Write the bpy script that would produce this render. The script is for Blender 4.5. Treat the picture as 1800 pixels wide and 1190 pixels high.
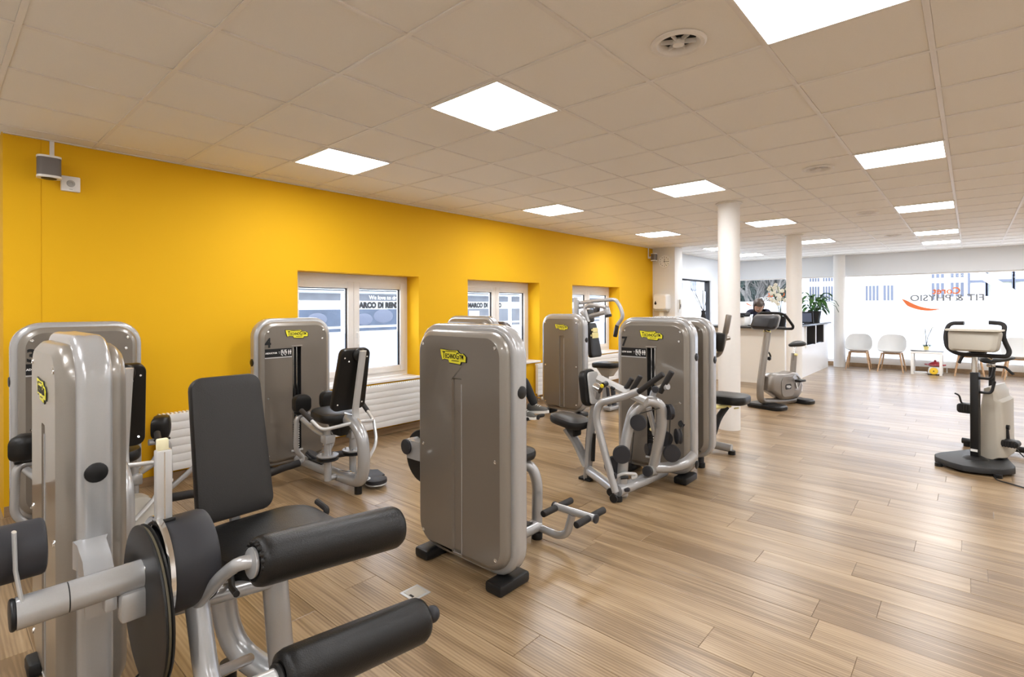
import bpy, bmesh, math, random
from mathutils import Vector, Matrix, Euler
random.seed(7)
PI = math.pi
C = bpy.context.scene.collection
SC = bpy.context.scene
for o in list(bpy.data.objects): bpy.data.objects.remove(o)

# ------------------------------------------------------------------ camera
ZC = 1.4845            # eye height
ZCEIL = 2.733          # ceiling height
WY = 5.146             # inner face of the yellow wall
cam_d = bpy.data.cameras.new('camera'); cam = bpy.data.objects.new('camera', cam_d); C.objects.link(cam)
cam.location = (0, 0, ZC)
yaw = 0.7248
cam.rotation_mode = 'QUATERNION'
fw = Vector((math.cos(yaw), math.sin(yaw), 0)); rt = Vector((math.sin(yaw), -math.cos(yaw), 0)); up = Vector((0, 0, 1))
ro = -0.003
r2 = math.cos(ro)*rt + math.sin(ro)*up; u2 = -math.sin(ro)*rt + math.cos(ro)*up
cam.rotation_quaternion = Matrix((r2, u2, -fw)).transposed().to_quaternion()
cam_d.sensor_width = 36; cam_d.lens = 910.97/1800*36
cam_d.shift_y = -(595-539.74)/1800
cam_d.clip_start = .05; cam_d.clip_end = 200
SC.camera = cam

# ------------------------------------------------------------------ light and exposure
SC.view_settings.view_transform = 'Standard'; SC.view_settings.look = 'None'
SC.view_settings.gamma = 1; SC.view_settings.use_curve_mapping = False
SC.view_settings.exposure = 1.25
w = bpy.data.worlds.new('overcast'); SC.world = w; w.use_nodes = True
bg = w.node_tree.nodes['Background']; bg.inputs[0].default_value = (.93, .96, 1, 1); bg.inputs[1].default_value = 3.0
PANEL_EMIT = 11.5

# ------------------------------------------------------------------ materials
MATS = {}
def mat(name, col, rough=.5, metal=0, coat=0, bump=0, bscale=200, var=0, vscale=60, spec=.5, emit=None, estr=0, coatr=.08, stretch=None):
    if name in MATS: return MATS[name]
    m = bpy.data.materials.new(name); m.use_nodes = True; n = m.node_tree.nodes; l = m.node_tree.links
    b = n['Principled BSDF']; b.inputs['Base Color'].default_value = (*col, 1)
    b.inputs['Roughness'].default_value = rough; b.inputs['Metallic'].default_value = metal
    b.inputs['Coat Weight'].default_value = coat; b.inputs['Coat Roughness'].default_value = coatr
    b.inputs['Specular IOR Level'].default_value = spec
    if emit: b.inputs['Emission Color'].default_value = (*emit, 1); b.inputs['Emission Strength'].default_value = estr
    if bump or var:
        tc = n.new('ShaderNodeTexCoord'); mp = n.new('ShaderNodeMapping'); l.new(tc.outputs['Object'], mp.inputs[0])
        if stretch: mp.inputs['Scale'].default_value = stretch
    if bump:
        t = n.new('ShaderNodeTexNoise'); t.inputs['Scale'].default_value = bscale; t.inputs['Detail'].default_value = 3
        l.new(mp.outputs[0], t.inputs['Vector'])
        bp = n.new('ShaderNodeBump'); bp.inputs['Strength'].default_value = bump; bp.inputs['Distance'].default_value = .002
        l.new(t.outputs['Fac'], bp.inputs['Height']); l.new(bp.outputs[0], b.inputs['Normal'])
    if var:
        t = n.new('ShaderNodeTexNoise'); t.inputs['Scale'].default_value = vscale; t.inputs['Detail'].default_value = 4
        l.new(mp.outputs[0], t.inputs['Vector'])
        r = n.new('ShaderNodeMapRange'); r.inputs[1].default_value = .25; r.inputs[2].default_value = .75
        r.inputs[3].default_value = 1-var; r.inputs[4].default_value = 1+var
        l.new(t.outputs['Fac'], r.inputs[0])
        mx = n.new('ShaderNodeVectorMath'); mx.operation = 'SCALE'; mx.inputs[0].default_value = col
        l.new(r.outputs[0], mx.inputs['Scale']); l.new(mx.outputs[0], b.inputs['Base Color'])
    MATS[name] = m; return m

def glass_mat():
    m = bpy.data.materials.new('window_glass'); m.use_nodes = True; n = m.node_tree.nodes; l = m.node_tree.links; n.clear()
    o = n.new('ShaderNodeOutputMaterial'); mx = n.new('ShaderNodeMixShader'); t = n.new('ShaderNodeBsdfTransparent'); g = n.new('ShaderNodeBsdfGlossy')
    f = n.new('ShaderNodeFresnel'); f.inputs[0].default_value = 1.3; g.inputs['Roughness'].default_value = 0.02
    t.inputs[0].default_value = (.95, .97, 1, 1)
    ge = n.new('ShaderNodeNewGeometry'); iv = n.new('ShaderNodeMath'); iv.operation = 'SUBTRACT'; iv.inputs[0].default_value = 1; l.new(ge.outputs['Backfacing'], iv.inputs[1])
    pr = n.new('ShaderNodeMath'); pr.operation = 'MULTIPLY'; l.new(f.outputs[0], pr.inputs[0]); l.new(iv.outputs[0], pr.inputs[1])
    l.new(pr.outputs[0], mx.inputs[0]); l.new(t.outputs[0], mx.inputs[1]); l.new(g.outputs[0], mx.inputs[2]); l.new(mx.outputs[0], o.inputs[0]); return m
def frost_mat(name='frosted_film', col=(.93, .95, .99)):
    m = bpy.data.materials.new(name); m.use_nodes = True; n = m.node_tree.nodes; l = m.node_tree.links; n.clear()
    o = n.new('ShaderNodeOutputMaterial'); mx = n.new('ShaderNodeMixShader'); t = n.new('ShaderNodeBsdfTranslucent'); g = n.new('ShaderNodeBsdfDiffuse')
    t.inputs[0].default_value = (*col, 1); g.inputs[0].default_value = (.85, .87, .9, 1); mx.inputs[0].default_value = .12
    l.new(t.outputs[0], mx.inputs[1]); l.new(g.outputs[0], mx.inputs[2]); l.new(mx.outputs[0], o.inputs[0]); return m
GLASS = glass_mat(); FROST = frost_mat(); FROSTB = frost_mat('shaded_blue_white_film', (.64, .67, .73))  # yellow wall film: darker copy, weaker light opposite the shop put into its colour

def wood_mat(name, c1, c2, c3, axis='Y', rough=.42, island=True, coat=0, k=1.0):
    m = bpy.data.materials.new(name); m.use_nodes = True; n = m.node_tree.nodes; l = m.node_tree.links; b = n['Principled BSDF']
    geo = n.new('ShaderNodeNewGeometry'); oi = n.new('ShaderNodeObjectInfo')
    ad = n.new('ShaderNodeMath'); ad.operation = 'ADD'; l.new(geo.outputs['Random Per Island'], ad.inputs[0]); l.new(oi.outputs['Random'], ad.inputs[1])
    fr = n.new('ShaderNodeMath'); fr.operation = 'FRACT'; l.new(ad.outputs[0], fr.inputs[0])
    mul = n.new('ShaderNodeMath'); mul.operation = 'MULTIPLY'; mul.inputs[1].default_value = 37.; l.new(fr.outputs[0], mul.inputs[0])
    cb = n.new('ShaderNodeCombineXYZ'); l.new(mul.outputs[0], cb.inputs[0]); l.new(mul.outputs[0], cb.inputs[2])
    add = n.new('ShaderNodeVectorMath'); l.new(geo.outputs['Position'], add.inputs[0]); l.new(cb.outputs[0], add.inputs[1])
    mp = n.new('ShaderNodeMapping'); l.new(add.outputs[0], mp.inputs[0])
    mp.inputs['Scale'].default_value = (10*k, .8*k, 10*k) if axis == 'Y' else (.55*k, 9*k, 9*k)
    t1 = n.new('ShaderNodeTexNoise'); t1.inputs['Scale'].default_value = 1.3; t1.inputs['Detail'].default_value = 6; t1.inputs['Distortion'].default_value = 1.2
    l.new(mp.outputs[0], t1.inputs['Vector'])
    mp2 = n.new('ShaderNodeMapping'); l.new(add.outputs[0], mp2.inputs[0]); mp2.inputs['Scale'].default_value = (105*k, 2.6*k, 105*k) if axis == 'Y' else (2.6*k, 105*k, 105*k)
    t2 = n.new('ShaderNodeTexNoise'); t2.inputs['Scale'].default_value = 1; t2.inputs['Detail'].default_value = 3; l.new(mp2.outputs[0], t2.inputs['Vector'])
    wv = n.new('ShaderNodeTexWave'); wv.bands_direction = 'X' if axis == 'Y' else 'Y'; wv.inputs['Scale'].default_value = 2.0; wv.inputs['Distortion'].default_value = 7; wv.inputs['Detail'].default_value = 2; wv.inputs['Detail Scale'].default_value = .6
    l.new(mp.outputs[0], wv.inputs['Vector'])
    s1 = n.new('ShaderNodeMath'); s1.operation = 'MULTIPLY_ADD'; l.new(t2.outputs['Fac'], s1.inputs[0]); s1.inputs[1].default_value = .34
    k1 = n.new('ShaderNodeMath'); k1.operation = 'MULTIPLY'; k1.inputs[1].default_value = .72; l.new(t1.outputs['Fac'], k1.inputs[0]); l.new(k1.outputs[0], s1.inputs[2])
    s2 = n.new('ShaderNodeMath'); s2.operation = 'MULTIPLY_ADD'; l.new(wv.outputs['Fac'], s2.inputs[0]); s2.inputs[1].default_value = .13; l.new(s1.outputs[0], s2.inputs[2])
    s3 = n.new('ShaderNodeMath'); s3.operation = 'MULTIPLY_ADD'; l.new(fr.outputs[0], s3.inputs[0]); s3.inputs[1].default_value = .22; l.new(s2.outputs[0], s3.inputs[2])
    rp = n.new('ShaderNodeValToRGB'); e = rp.color_ramp.elements
    e[0].position = .52; e[0].color = (*c1, 1); e[1].position = 1.22 if False else 1.0; e[1].color = (*c3, 1)
    e2 = rp.color_ramp.elements.new(.76); e2.color = (*c2, 1)
    sc = n.new('ShaderNodeMath'); sc.operation = 'MULTIPLY'; sc.inputs[1].default_value = .94; l.new(s3.outputs[0], sc.inputs[0])
    l.new(sc.outputs[0], rp.inputs[0]); l.new(rp.outputs[0], b.inputs['Base Color'])
    b.inputs['Roughness'].default_value = rough; b.inputs['Coat Weight'].default_value = coat; b.inputs['Coat Roughness'].default_value = .22
    bp = n.new('ShaderNodeBump'); bp.inputs['Strength'].default_value = .12; bp.inputs['Distance'].default_value = .001; l.new(t2.outputs['Fac'], bp.inputs['Height']); l.new(bp.outputs[0], b.inputs['Normal'])
    MATS[name] = m; return m

M_YEL = mat('yellow_wall_paint', (.82,.455,.005), .75, bump=.25, bscale=350, spec=.3)
M_WHT = mat('white_wall_paint', (.80, .78, .75), .75, bump=.15, bscale=350)
M_WHT2 = mat('cool_white_paint', (.80, .82, .84), .7, bump=.1, bscale=300)
M_TILE = mat('mineral_ceiling_tile', (.86, .825, .765), .95, bump=.5, bscale=600, var=.03, vscale=500)
M_GRID = mat('ceiling_grid_metal', (.80, .76, .71), .5)
M_PVC = mat('white_pvc', (.83, .80, .77), .35)
M_SILL = mat('white_stone_sill', (.85, .83, .80), .4)
M_RAD = mat('white_radiator_enamel', (.84, .83, .81), .35)
M_SIL = mat('silver_paint', (.43, .43, .435), .27, metal=.4, coat=.5, var=.02, vscale=300)
M_SILW = mat('pale_silver_paint', (.54, .54, .535), .32, metal=.35, coat=.4)
M_TAU = mat('taupe_gloss_panel', (.165, .142, .115), .28, metal=.2, coat=.8, var=.12, vscale=700)
M_TAUM = mat('taupe_bevel', (.25, .225, .195), .33, metal=.3, coat=.5, var=.06, vscale=700)
M_VIN = mat('black_vinyl', (.008, .0076, .0073), .36, bump=.5, bscale=260, spec=.33)
M_VINB = mat('smooth_black_vinyl', (.021, .0195, .0185), .45, bump=.4, bscale=300, spec=.4)
M_BLK = mat('black_plastic', (.009, .009, .0095), .42, spec=.35)
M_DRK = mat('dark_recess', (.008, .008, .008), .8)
M_RUB = mat('dark_rubber_grip', (.022, .020, .0195), .65, spec=.3, bump=.3, bscale=300)
M_GRY = mat('charcoal_plastic', (.026, .026, .030), .5, spec=.35)
M_CHR = mat('chrome', (.75, .75, .75), .12, metal=1)
M_YLW = mat('yellow_badge', (.78, .72, .03), .4)
M_YLP = mat('pale_yellow_plastic', (.85, .76, .33), .45)
M_CRM = mat('cream_plastic', (.78, .74, .50), .5)
M_GRN = mat('gray_print', (.45, .44, .42), .6)
M_WPL = mat('white_plastic', (.86, .85, .83), .3)
M_SHELL = mat('white_shell_plastic', (.66, .66, .65), .35)
M_CLAY = mat('beige_plastic', (.42, .385, .32), .45, var=.03, vscale=400)
M_BIKE = mat('grey_brown_bike_paint', (.25, .225, .20), .35, metal=.5, coat=.4)
M_ORG = mat('orange_vinyl', (.85, .19, .05), .6)
M_GLT = mat('grey_vinyl_letters', (.20, .21, .23), .6)
M_OAK = wood_mat('oak_leg', (.42, .25, .13), (.58, .38, .22), (.66, .46, .28), axis='X', rough=.5, k=2)
M_FLOOR = wood_mat('oak_vinyl_plank', (.165,.100,.044), (.32,.218,.119), (.43,.315,.187), axis='Y', rough=.37, coat=.30)
M_BASE = wood_mat('oak_baseboard', (.25, .15, .075), (.36, .23, .12), (.44, .29, .16), axis='X', rough=.45)
M_LEAF = mat('green_leaf', (.035, .11, .018), .4, var=.35, vscale=12)
M_LEAFD = mat('dark_leaf', (.02, .055, .02), .4, var=.3, vscale=12)
M_PETAL = mat('white_petal', (.85, .84, .74), .6)
M_SKIN = mat('skin', (.62, .36, .25), .5)
M_HAIR = mat('brown_hair', (.045, .025, .016), .5, bump=.6, bscale=120)
M_NAVY = mat('navy_cloth', (.018, .02, .045), .9)
M_JEAN = mat('black_trouser_cloth', (.012, .012, .013), .9, bump=.3, bscale=200)

# ------------------------------------------------------------------ geometry builder
def frame(d, hint=(0, 0, 1)):
    d = Vector(d).normalized(); h = Vector(hint)
    if abs(d.dot(h)) > .98*h.length: h = Vector((1, 0, 0)) if abs(d.x) < .9 else Vector((0, 1, 0))
    u = h.cross(d).normalized(); v = d.cross(u).normalized(); return u, v, d
def rrect(w, h, r, n=5):
    r = min(r, w/2-1e-4, h/2-1e-4); pts = []
    for cx, cy, a in ((w/2-r, h/2-r, 0), (-w/2+r, h/2-r, PI/2), (-w/2+r, -h/2+r, PI), (w/2-r, -h/2+r, 1.5*PI)):
        for i in range(n+1): t = a+i/n*PI/2; pts.append((cx+r*math.cos(t), cy+r*math.sin(t)))
    return pts
class MB:
    def __init__(s): s.v = []; s.f = []
    def loop(s, pts):
        i = len(s.v); s.v += [Vector(p) for p in pts]; return list(range(i, i+len(pts)))
    def bridge(s, a, b):
        n = len(a)
        for i in range(n): s.f.append((a[i], a[(i+1) % n], b[(i+1) % n], b[i]))
    def loft(s, rings, cap0=True, cap1=True):
        ls = [s.loop(r) for r in rings]
        for a, b in zip(ls, ls[1:]): s.bridge(a, b)
        if cap0: s.f.append(tuple(reversed(ls[0])))
        if cap1: s.f.append(tuple(ls[-1]))
        return s
    def box(s, c, d, bev=0, rz=0, R=None):
        c = Vector(c); x, y, z = (q/2 for q in d); M = R if R else Matrix.Rotation(rz, 3, 'Z')
        b = min(bev, x*.9, y*.9, z*.9)
        if b <= 0:
            i = len(s.v)
            for sx, sy, sz in ((-1,-1,-1),(1,-1,-1),(1,1,-1),(-1,1,-1),(-1,-1,1),(1,-1,1),(1,1,1),(-1,1,1)): s.v.append(c+M@Vector((sx*x, sy*y, sz*z)))
            for q in ((0,3,2,1),(4,5,6,7),(0,1,5,4),(1,2,6,5),(2,3,7,6),(3,0,4,7)): s.f.append(tuple(i+k for k in q))
            return s
        rings = []
        for dz, ins in ((-z, b), (-z+b*.3, b*.3), (-z+b, 0), (z-b, 0), (z-b*.3, b*.3), (z, b)):
            rings.append([c+M@Vector((p[0], p[1], dz)) for p in rrect(2*(x-ins), 2*(y-ins), max(b-ins, b*.15), 2)])
        return s.loft(rings)
    def span(s, p0, p1, bev=0):
        p0 = Vector(p0); p1 = Vector(p1); d = p1-p0
        return s.box((p0+p1)/2, (abs(d.x), abs(d.y), abs(d.z)), bev)
    def cyl(s, p, q, r, rb=None, n=18, bev=0, caps=True):
        p = Vector(p); q = Vector(q); rb = r if rb is None else rb; u, v, d = frame(q-p); L = (q-p).length
        prof = [(0, r), (L, rb)] if not bev else [(0, r-bev), (bev*.3, r-bev*.3), (bev, r), (L-bev, rb), (L-bev*.3, rb-bev*.3), (L, rb-bev)]
        return s.loft([[p+d*h+(u*math.cos(t)+v*math.sin(t))*rr for t in (2*PI*i/n for i in range(n))] for h, rr in prof], caps, caps)
    def lathe(s, base, axis, prof, n=20, caps=(True, True)):
        p = Vector(base); u, v, d = frame(axis)
        return s.loft([[p+d*h+(u*math.cos(t)+v*math.sin(t))*max(rr, 1e-4) for t in (2*PI*i/n for i in range(n))] for rr, h in prof], *caps)
    def tube(s, pts, r, n=12, fil=0, k=5, hint=(0, 0, 1), rb=None, taper=None, closed=False):
        P = [Vector(p) for p in pts]
        if fil and len(P) > 2:
            Q = [P[0]]
            for a, b, c in zip(P, P[1:], P[2:]):
                d1 = (a-b); d2 = (c-b); f = min(fil, d1.length*.48, d2.length*.48); A = b+d1.normalized()*f; B = b+d2.normalized()*f
                for i in range(k+1): t = i/k; Q.append(A*(1-t)**2+b*2*t*(1-t)+B*t*t)
            Q.append(P[-1]); P = Q
        rings = []; d0 = (P[1]-P[0]).normalized(); u, v, _ = frame(d0, hint); rb = rb or r
        for i, p in enumerate(P):
            if closed: d = (P[(i+1) % len(P)]-P[i-1]).normalized()
            else: d = (P[min(i+1, len(P)-1)]-P[max(i-1, 0)]).normalized()
            u = (u-d*u.dot(d)).normalized(); v = d.cross(u); t = i/(len(P)-1); s_ = 1 if taper is None else 1+(taper-1)*t
            rings.append([p+(u*math.cos(a)*r+v*math.sin(a)*rb)*s_ for a in (2*PI*j/n for j in range(n))])
        if closed:
            ls = [s.loop(q) for q in rings]
            for a, b in zip(ls, ls[1:]+ls[:1]): s.bridge(a, b)
            return s
        return s.loft(rings)
    def pad(s, c, U, V, w, h, t, r=.05, e=.018, top=1., dome=.004, n=5, bow=0):
        """upholstered slab: U,V in-plane axes; `top` scales the width at the +V end"""
        c = Vector(c); U = Vector(U).normalized(); V = Vector(V).normalized(); N = U.cross(V).normalized(); rings = []
        def P(x, y, z):
            k = 1+(top-1)*(y/h+.5); return c+U*x*k+V*y+N*(z+bow*(x/(w/2))**2)
        for z, ins in ((-t/2, e), (-t/2+e*.25, e*.3), (-t/2+e*.9, 0), (t/2-e*.9, 0), (t/2-e*.25, e*.3), (t/2, e), (t/2+dome*.7, e+w*.1), (t/2+dome, e+w*.25)):
            rings.append([P(x, y, z) for x, y in rrect(w-2*ins, h-2*ins, max(r-ins, .004), n)])
        return s.loft(rings)
    def poly(s, pts, N, t):
        """flat outline extruded by t along N"""
        N = Vector(N).normalized()*t; a = [Vector(p) for p in pts]; return s.loft([a, [p+N for p in a]])
    def ball(s, c, r, n=12, m=8, sc=(1, 1, 1), R=None):
        c = Vector(c); R = R or Matrix.Identity(3)
        rings = []
        for i in range(m+1):
            t = PI*i/m; rr = max(math.sin(t), .02)
            rings.append([c+R@Vector((r*sc[0]*rr*math.cos(a), r*sc[1]*rr*math.sin(a), -r*sc[2]*math.cos(t))) for a in (2*PI*j/n for j in range(n))])
        return s.loft(rings)
    def join(s, o):
        i = len(s.v); s.v += o.v; s.f += [tuple(k+i for k in f) for f in o.f]; return s
    def xf(s, M): s.v = [M@v for v in s.v]; return s

_ORG = {}
def mesh_of(name, mb, m, off=None, ang=35, smooth=True):
    me = bpy.data.meshes.new(name); off = off or Vector((0, 0, 0))
    me.from_pydata([tuple(v-off) for v in mb.v], [], mb.f)
    bm = bmesh.new(); bm.from_mesh(me); bmesh.ops.recalc_face_normals(bm, faces=bm.faces); bm.to_mesh(me); bm.free()
    me.materials.append(m)
    if smooth:
        me.polygons.foreach_set('use_smooth', [True]*len(me.polygons)); me.set_sharp_from_angle(angle=math.radians(ang))
    return me
def thing(name, label, cat, loc=(0, 0, 0), group=None, rz=0):
    o = bpy.data.objects.new(name, None); C.objects.link(o); o.location = loc; o.rotation_euler = (0, 0, rz); o.empty_display_size = .1
    o['label'] = label; o['category'] = cat
    if group: o['group'] = group
    _ORG[o.name] = Vector(loc); return o
def part(name, mb, m, parent=None, label=None, ang=35, local=False, smooth=True):
    off = Vector((0, 0, 0)) if (parent is None or local) else _ORG[parent.name]
    o = bpy.data.objects.new(name, mesh_of(name, mb, m, off, ang, smooth)); C.objects.link(o)
    if parent: o.parent = parent
    _ORG[o.name] = off
    if label: o['label'] = label
    return o
def single(name, mb, m, label, cat, org, group=None, ang=35):
    """a thing that is one mesh, origin at org"""
    org = Vector(org); o = bpy.data.objects.new(name, mesh_of(name, mb, m, org, ang)); C.objects.link(o); o.location = org
    o['label'] = label; o['category'] = cat
    if group: o['group'] = group
    _ORG[o.name] = org; return o
def struct(name, mb, m, parent=None, ang=30):
    o = part(name, mb, m, parent, ang=ang)
    if parent is None: o['kind'] = 'structure'
    return o
def share(name, me, parent, loc):
    o = bpy.data.objects.new(name, me); C.objects.link(o); o.parent = parent; o.location = Vector(loc)-_ORG.get(parent.name, Vector((0, 0, 0))); _ORG[o.name] = Vector(loc); return o
def dup(root, loc, rz, label, group=None):
    r = root.copy(); C.objects.link(r); r.location = loc; r.rotation_euler = (0, 0, rz); r['label'] = label
    if group: r['group'] = group
    for ch in list(root.children):
        c = ch.copy(); C.objects.link(c); c.parent = r
        for g in list(ch.children): d = g.copy(); C.objects.link(d); d.parent = c
    return r
def text_mb(body, size, O, X, Y, ext=.001, bold=0, align='CENTER', sx=1, space=1):
    """flat lettering: X reading direction, Y up; returned as a mesh builder"""
    cu = bpy.data.curves.new('t', 'FONT'); cu.body = body; cu.size = size; cu.align_x = align; cu.align_y = 'CENTER'; cu.extrude = ext; cu.offset = bold; cu.resolution_u = 3; cu.space_character = space
    ob = bpy.data.objects.new('t', cu); me = bpy.data.meshes.new_from_object(ob); mb = MB(); X = Vector(X).normalized(); Y = Vector(Y).normalized(); N = X.cross(Y); O = Vector(O)
    mb.v = [O+X*v.co.x*sx+Y*v.co.y+N*v.co.z for v in me.vertices]; mb.f = [tuple(p.vertices) for p in me.polygons]
    bpy.data.objects.remove(ob); bpy.data.curves.remove(cu); bpy.data.meshes.remove(me); return mb
def holed(outer, holes, N, depth=None):
    """flat convex face with one convex hole, both 3d loops, triangulated by sweeping round the hole's centre"""
    mb = MB(); N = Vector(N).normalized(); u, v, _ = frame(N); c = sum((Vector(p) for p in holes[0]), Vector())/len(holes[0])
    def srt(lp):
        q = sorted((math.atan2((Vector(p)-c).dot(v), (Vector(p)-c).dot(u)), tuple(p)) for p in lp); return [a for a, _ in q], mb.loop([p for _, p in q])
    ao, io = srt(outer); ai, ii = srt(holes[0]); n, m = len(io), len(ii); i = j = 0
    while i < n or j < m:
        if j >= m or (i < n and ao[i] <= ai[j]): mb.f.append((io[i-1], io[i % n], ii[(j-1) % m])); i += 1
        else: mb.f.append((ii[(j-1) % m], io[(i-1) % n], ii[j % m])); j += 1
    return mb
# ------------------------------------------------------------------ floor
FX0, FX1, FY0, FY1 = -2.0, 15.1, -4.2, 5.9
floor = struct('floor', MB().span((FX0, FY0, -.08), (FX1, FY1, -.006)), M_BASE)
def plank_mb(x0, x1, y0, y1):
    a = .0007; b = .0022; m = MB()
    return m.loft([[(x0+i, y0+i, z), (x1-i, y0+i, z), (x1-i, y1-i, z), (x0+i, y1-i, z)] for z, i in ((-.006, a), (-.001, a), (0, b))], cap0=False)
def seen(p):
    d = Vector(p)-Vector((0, 0, ZC)); z = d.dot(fw)
    if z < .3: return None
    return 900+911*d.dot(rt)/z, 540-911*d.z/z, z
PW, PL = .192, 1.23; planks = []
for i in range(int((FX1-FX0)/PW)+1):
    x0 = FX0+i*PW; x1 = min(x0+PW, FX1); y = FY0-random.random()*PL
    while y < FY1:
        a = max(y, FY0); b = min(y+PL, FY1); y += PL
        if b-a < .05 or x1-x0 < .02: continue
        q = [seen((px, py, 0)) for px in (x0, x1) for py in (a, (a+b)/2, b)]
        vis = [s for s in q if s and -150 < s[0] < 1950 and s[1] < 1300]
        planks.append((min((s[2] for s in vis), default=999), x0, x1, a, b))
planks.sort(); full = mesh_of('plank', plank_mb(0, PW, 0, PL), M_FLOOR, smooth=False); rest = MB()
for k, (d, x0, x1, a, b) in enumerate(planks):
    if k < 300:
        if abs(b-a-PL) < 1e-6 and abs(x1-x0-PW) < 1e-6: share('plank', full, floor, (x0, a, 0))
        else: share('plank', mesh_of('plank', plank_mb(0, x1-x0, 0, b-a), M_FLOOR, smooth=False), floor, (x0, a, 0))
    else: rest.join(plank_mb(x0, x1, a, b))
o = part('distant_planks', rest, M_FLOOR, floor, smooth=False); o['kind'] = 'stuff'

# ------------------------------------------------------------------ ceiling grid, tiles, lights, vents
GX, GY, T = .269, 4.937, .6
ceil = struct('ceiling', MB().span((FX0, FY0, ZCEIL+.03), (FX1, FY1, ZCEIL+.12)), M_TILE)
U0, U1, V0, V1 = -3, 24, -1, 15
LIGHTS = [(u, v) for u in (-2, 3, 8, 13, 18) for v in (1, 4, 7, 10, 13)]+[(21, 1), (21, 7), (21, 10)]
VENTS = [(u, 6) for u in (3, 8, 13, 18)]
tile_me = mesh_of('ceiling_tile', MB().loft([[(sx*(.29-i), sy*(.289-i), z) for sx, sy in ((-1, -1), (1, -1), (1, 1), (-1, 1))] for z, i in ((.03, 0), (.0085, 0), (.005, .0035))], cap0=False), M_TILE, smooth=False)
cells = []
for u in range(U0, U1+1):
    for v in range(V0, V1+1):
        if (u, v) in LIGHTS or (u, v) in VENTS: continue
        x = GX+(u+.5)*T; y = GY-(v+.5)*T
        if x > FX1-.1 or x < FX0+.1 or y < FY0+.1: continue
        s = seen((x, y, ZCEIL)); d = s[2] if s and -120 < s[0] < 1920 and s[1] > -150 else 900+abs(x)+abs(y)
        cells.append((d, x, y, v))
cells.sort(); rest = MB()
for k, (d, x, y, v) in enumerate(cells):
    sy = 1
    if v == -1: hi = WY if x < 10.7 else 5.15; wdt = hi-GY; y = (hi+GY)/2; sy = (wdt-.02)/.58
    if k < 300:
        o = share('ceiling_tile', tile_me, ceil, (x, y, ZCEIL)); o.scale = (1, sy, 1)
    else:
        i = len(rest.v); rest.v += [Vector((x+q.co.x, y+q.co.y*sy, ZCEIL+q.co.z)) for q in tile_me.vertices]; rest.f += [tuple(k2+i for k2 in p.vertices) for p in tile_me.polygons]
o = part('distant_tiles', rest, M_TILE, ceil, smooth=False); o['kind'] = 'stuff'
cut = holed([(-.2855, -.2855, .005), (.2855, -.2855, .005), (.2855, .2855, .005), (-.2855, .2855, .005)], [[(.105*math.cos(a), .105*math.sin(a), .005) for a in (2*PI*i/28 for i in range(28))]], (0, 0, -1))
cut.loft([[(.105*math.cos(a), .105*math.sin(a), z) for a in (2*PI*i/28 for i in range(28))] for z in (.005, .028)], False, False).loft([[(sx*r_, sy*r_, z) for sx, sy in ((-1, -1), (1, -1), (1, 1), (-1, 1))] for z, r_ in ((.005, .2855), (.0085, .289), (.03, .289))], False, False)
cut_me = mesh_of('ceiling_tile', cut, M_TILE, smooth=False)
for u, v in VENTS: share('ceiling_tile', cut_me, ceil, (GX+(u+.5)*T, GY-(v+.5)*T, ZCEIL))
for u in range(U0, U1+2):
    x = GX+u*T
    if FX0 < x < FX1: part('grid_bar', MB().span((x-.012, FY0, ZCEIL), (x+.012, WY if x < 10.4 else 5.15, ZCEIL+.03)), M_GRID, ceil, smooth=False)
for v in range(0, V1+2):
    y = GY-v*T
    if y > FY0: part('grid_bar', MB().span((FX0, y-.012, ZCEIL+.0004), (FX1, y+.012, ZCEIL+.0296)), M_GRID, ceil, smooth=False)
part('wall_angle', MB().span((.36, WY-.022, ZCEIL-.002), (10.39, WY, ZCEIL+.028)), M_GRID, ceil, smooth=False)

M_EMIT = mat('light_diffuser', (.9, .9, .9), .5, emit=(.97, .98, 1), estr=PANEL_EMIT)
fr_mb = MB()
for a, b in (((-.297, -.297), (.297, -.28)), ((-.297, .28), (.297, .297)), ((-.297, -.28), (-.28, .28)), ((.28, -.28), (.297, .28))):
    fr_mb.span((a[0], a[1], -.006), (b[0], b[1], .02))
fr_me = mesh_of('frame', fr_mb, M_GRID, smooth=False); df_me = mesh_of('diffuser', MB().span((-.28, -.28, -.003), (.28, .28, .01)), M_EMIT, smooth=False)
WORD = {1: 'nearest the yellow wall', 4: 'in the middle row', 7: 'above the open floor', 10: 'beyond the right edge', 13: 'by the far right wall'}
UW = {-2: 'behind the viewer', 3: 'closest to the viewer', 8: 'second along its row', 13: 'third along its row', 18: 'fourth along its row', 21: 'last in its row'}
for u, v in LIGHTS:
    x, y = GX+(u+.5)*T, GY-(v+.5)*T
    t = thing('ceiling_light', f'square lit ceiling panel {WORD[v]}, {UW[u]}', 'light', (x, y, ZCEIL), 'square ceiling panels')
    for n, me in (('frame', fr_me), ('diffuser', df_me)):
        o = bpy.data.objects.new(n, me); C.objects.link(o); o.parent = t
ring = MB().lathe((0, 0, 0), (0, 0, -1), [(.120, -.004), (.128, -.001), (.128, .004), (.118, .012), (.100, .010), (.084, -.012), (.080, -.022)], 28, (False, False))
core = MB().lathe((0, 0, -.004), (0, 0, 1), [(.006, -.012), (.026, -.006), (.028, .012), (.02, .024)], 16)
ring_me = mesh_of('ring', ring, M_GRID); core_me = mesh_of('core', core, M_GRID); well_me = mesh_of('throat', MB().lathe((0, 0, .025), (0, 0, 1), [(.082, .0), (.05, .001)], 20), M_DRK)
vane_me = mesh_of('vane', MB().box((.052, 0, .008), (.056, .003, .022)), M_GRID)
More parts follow.
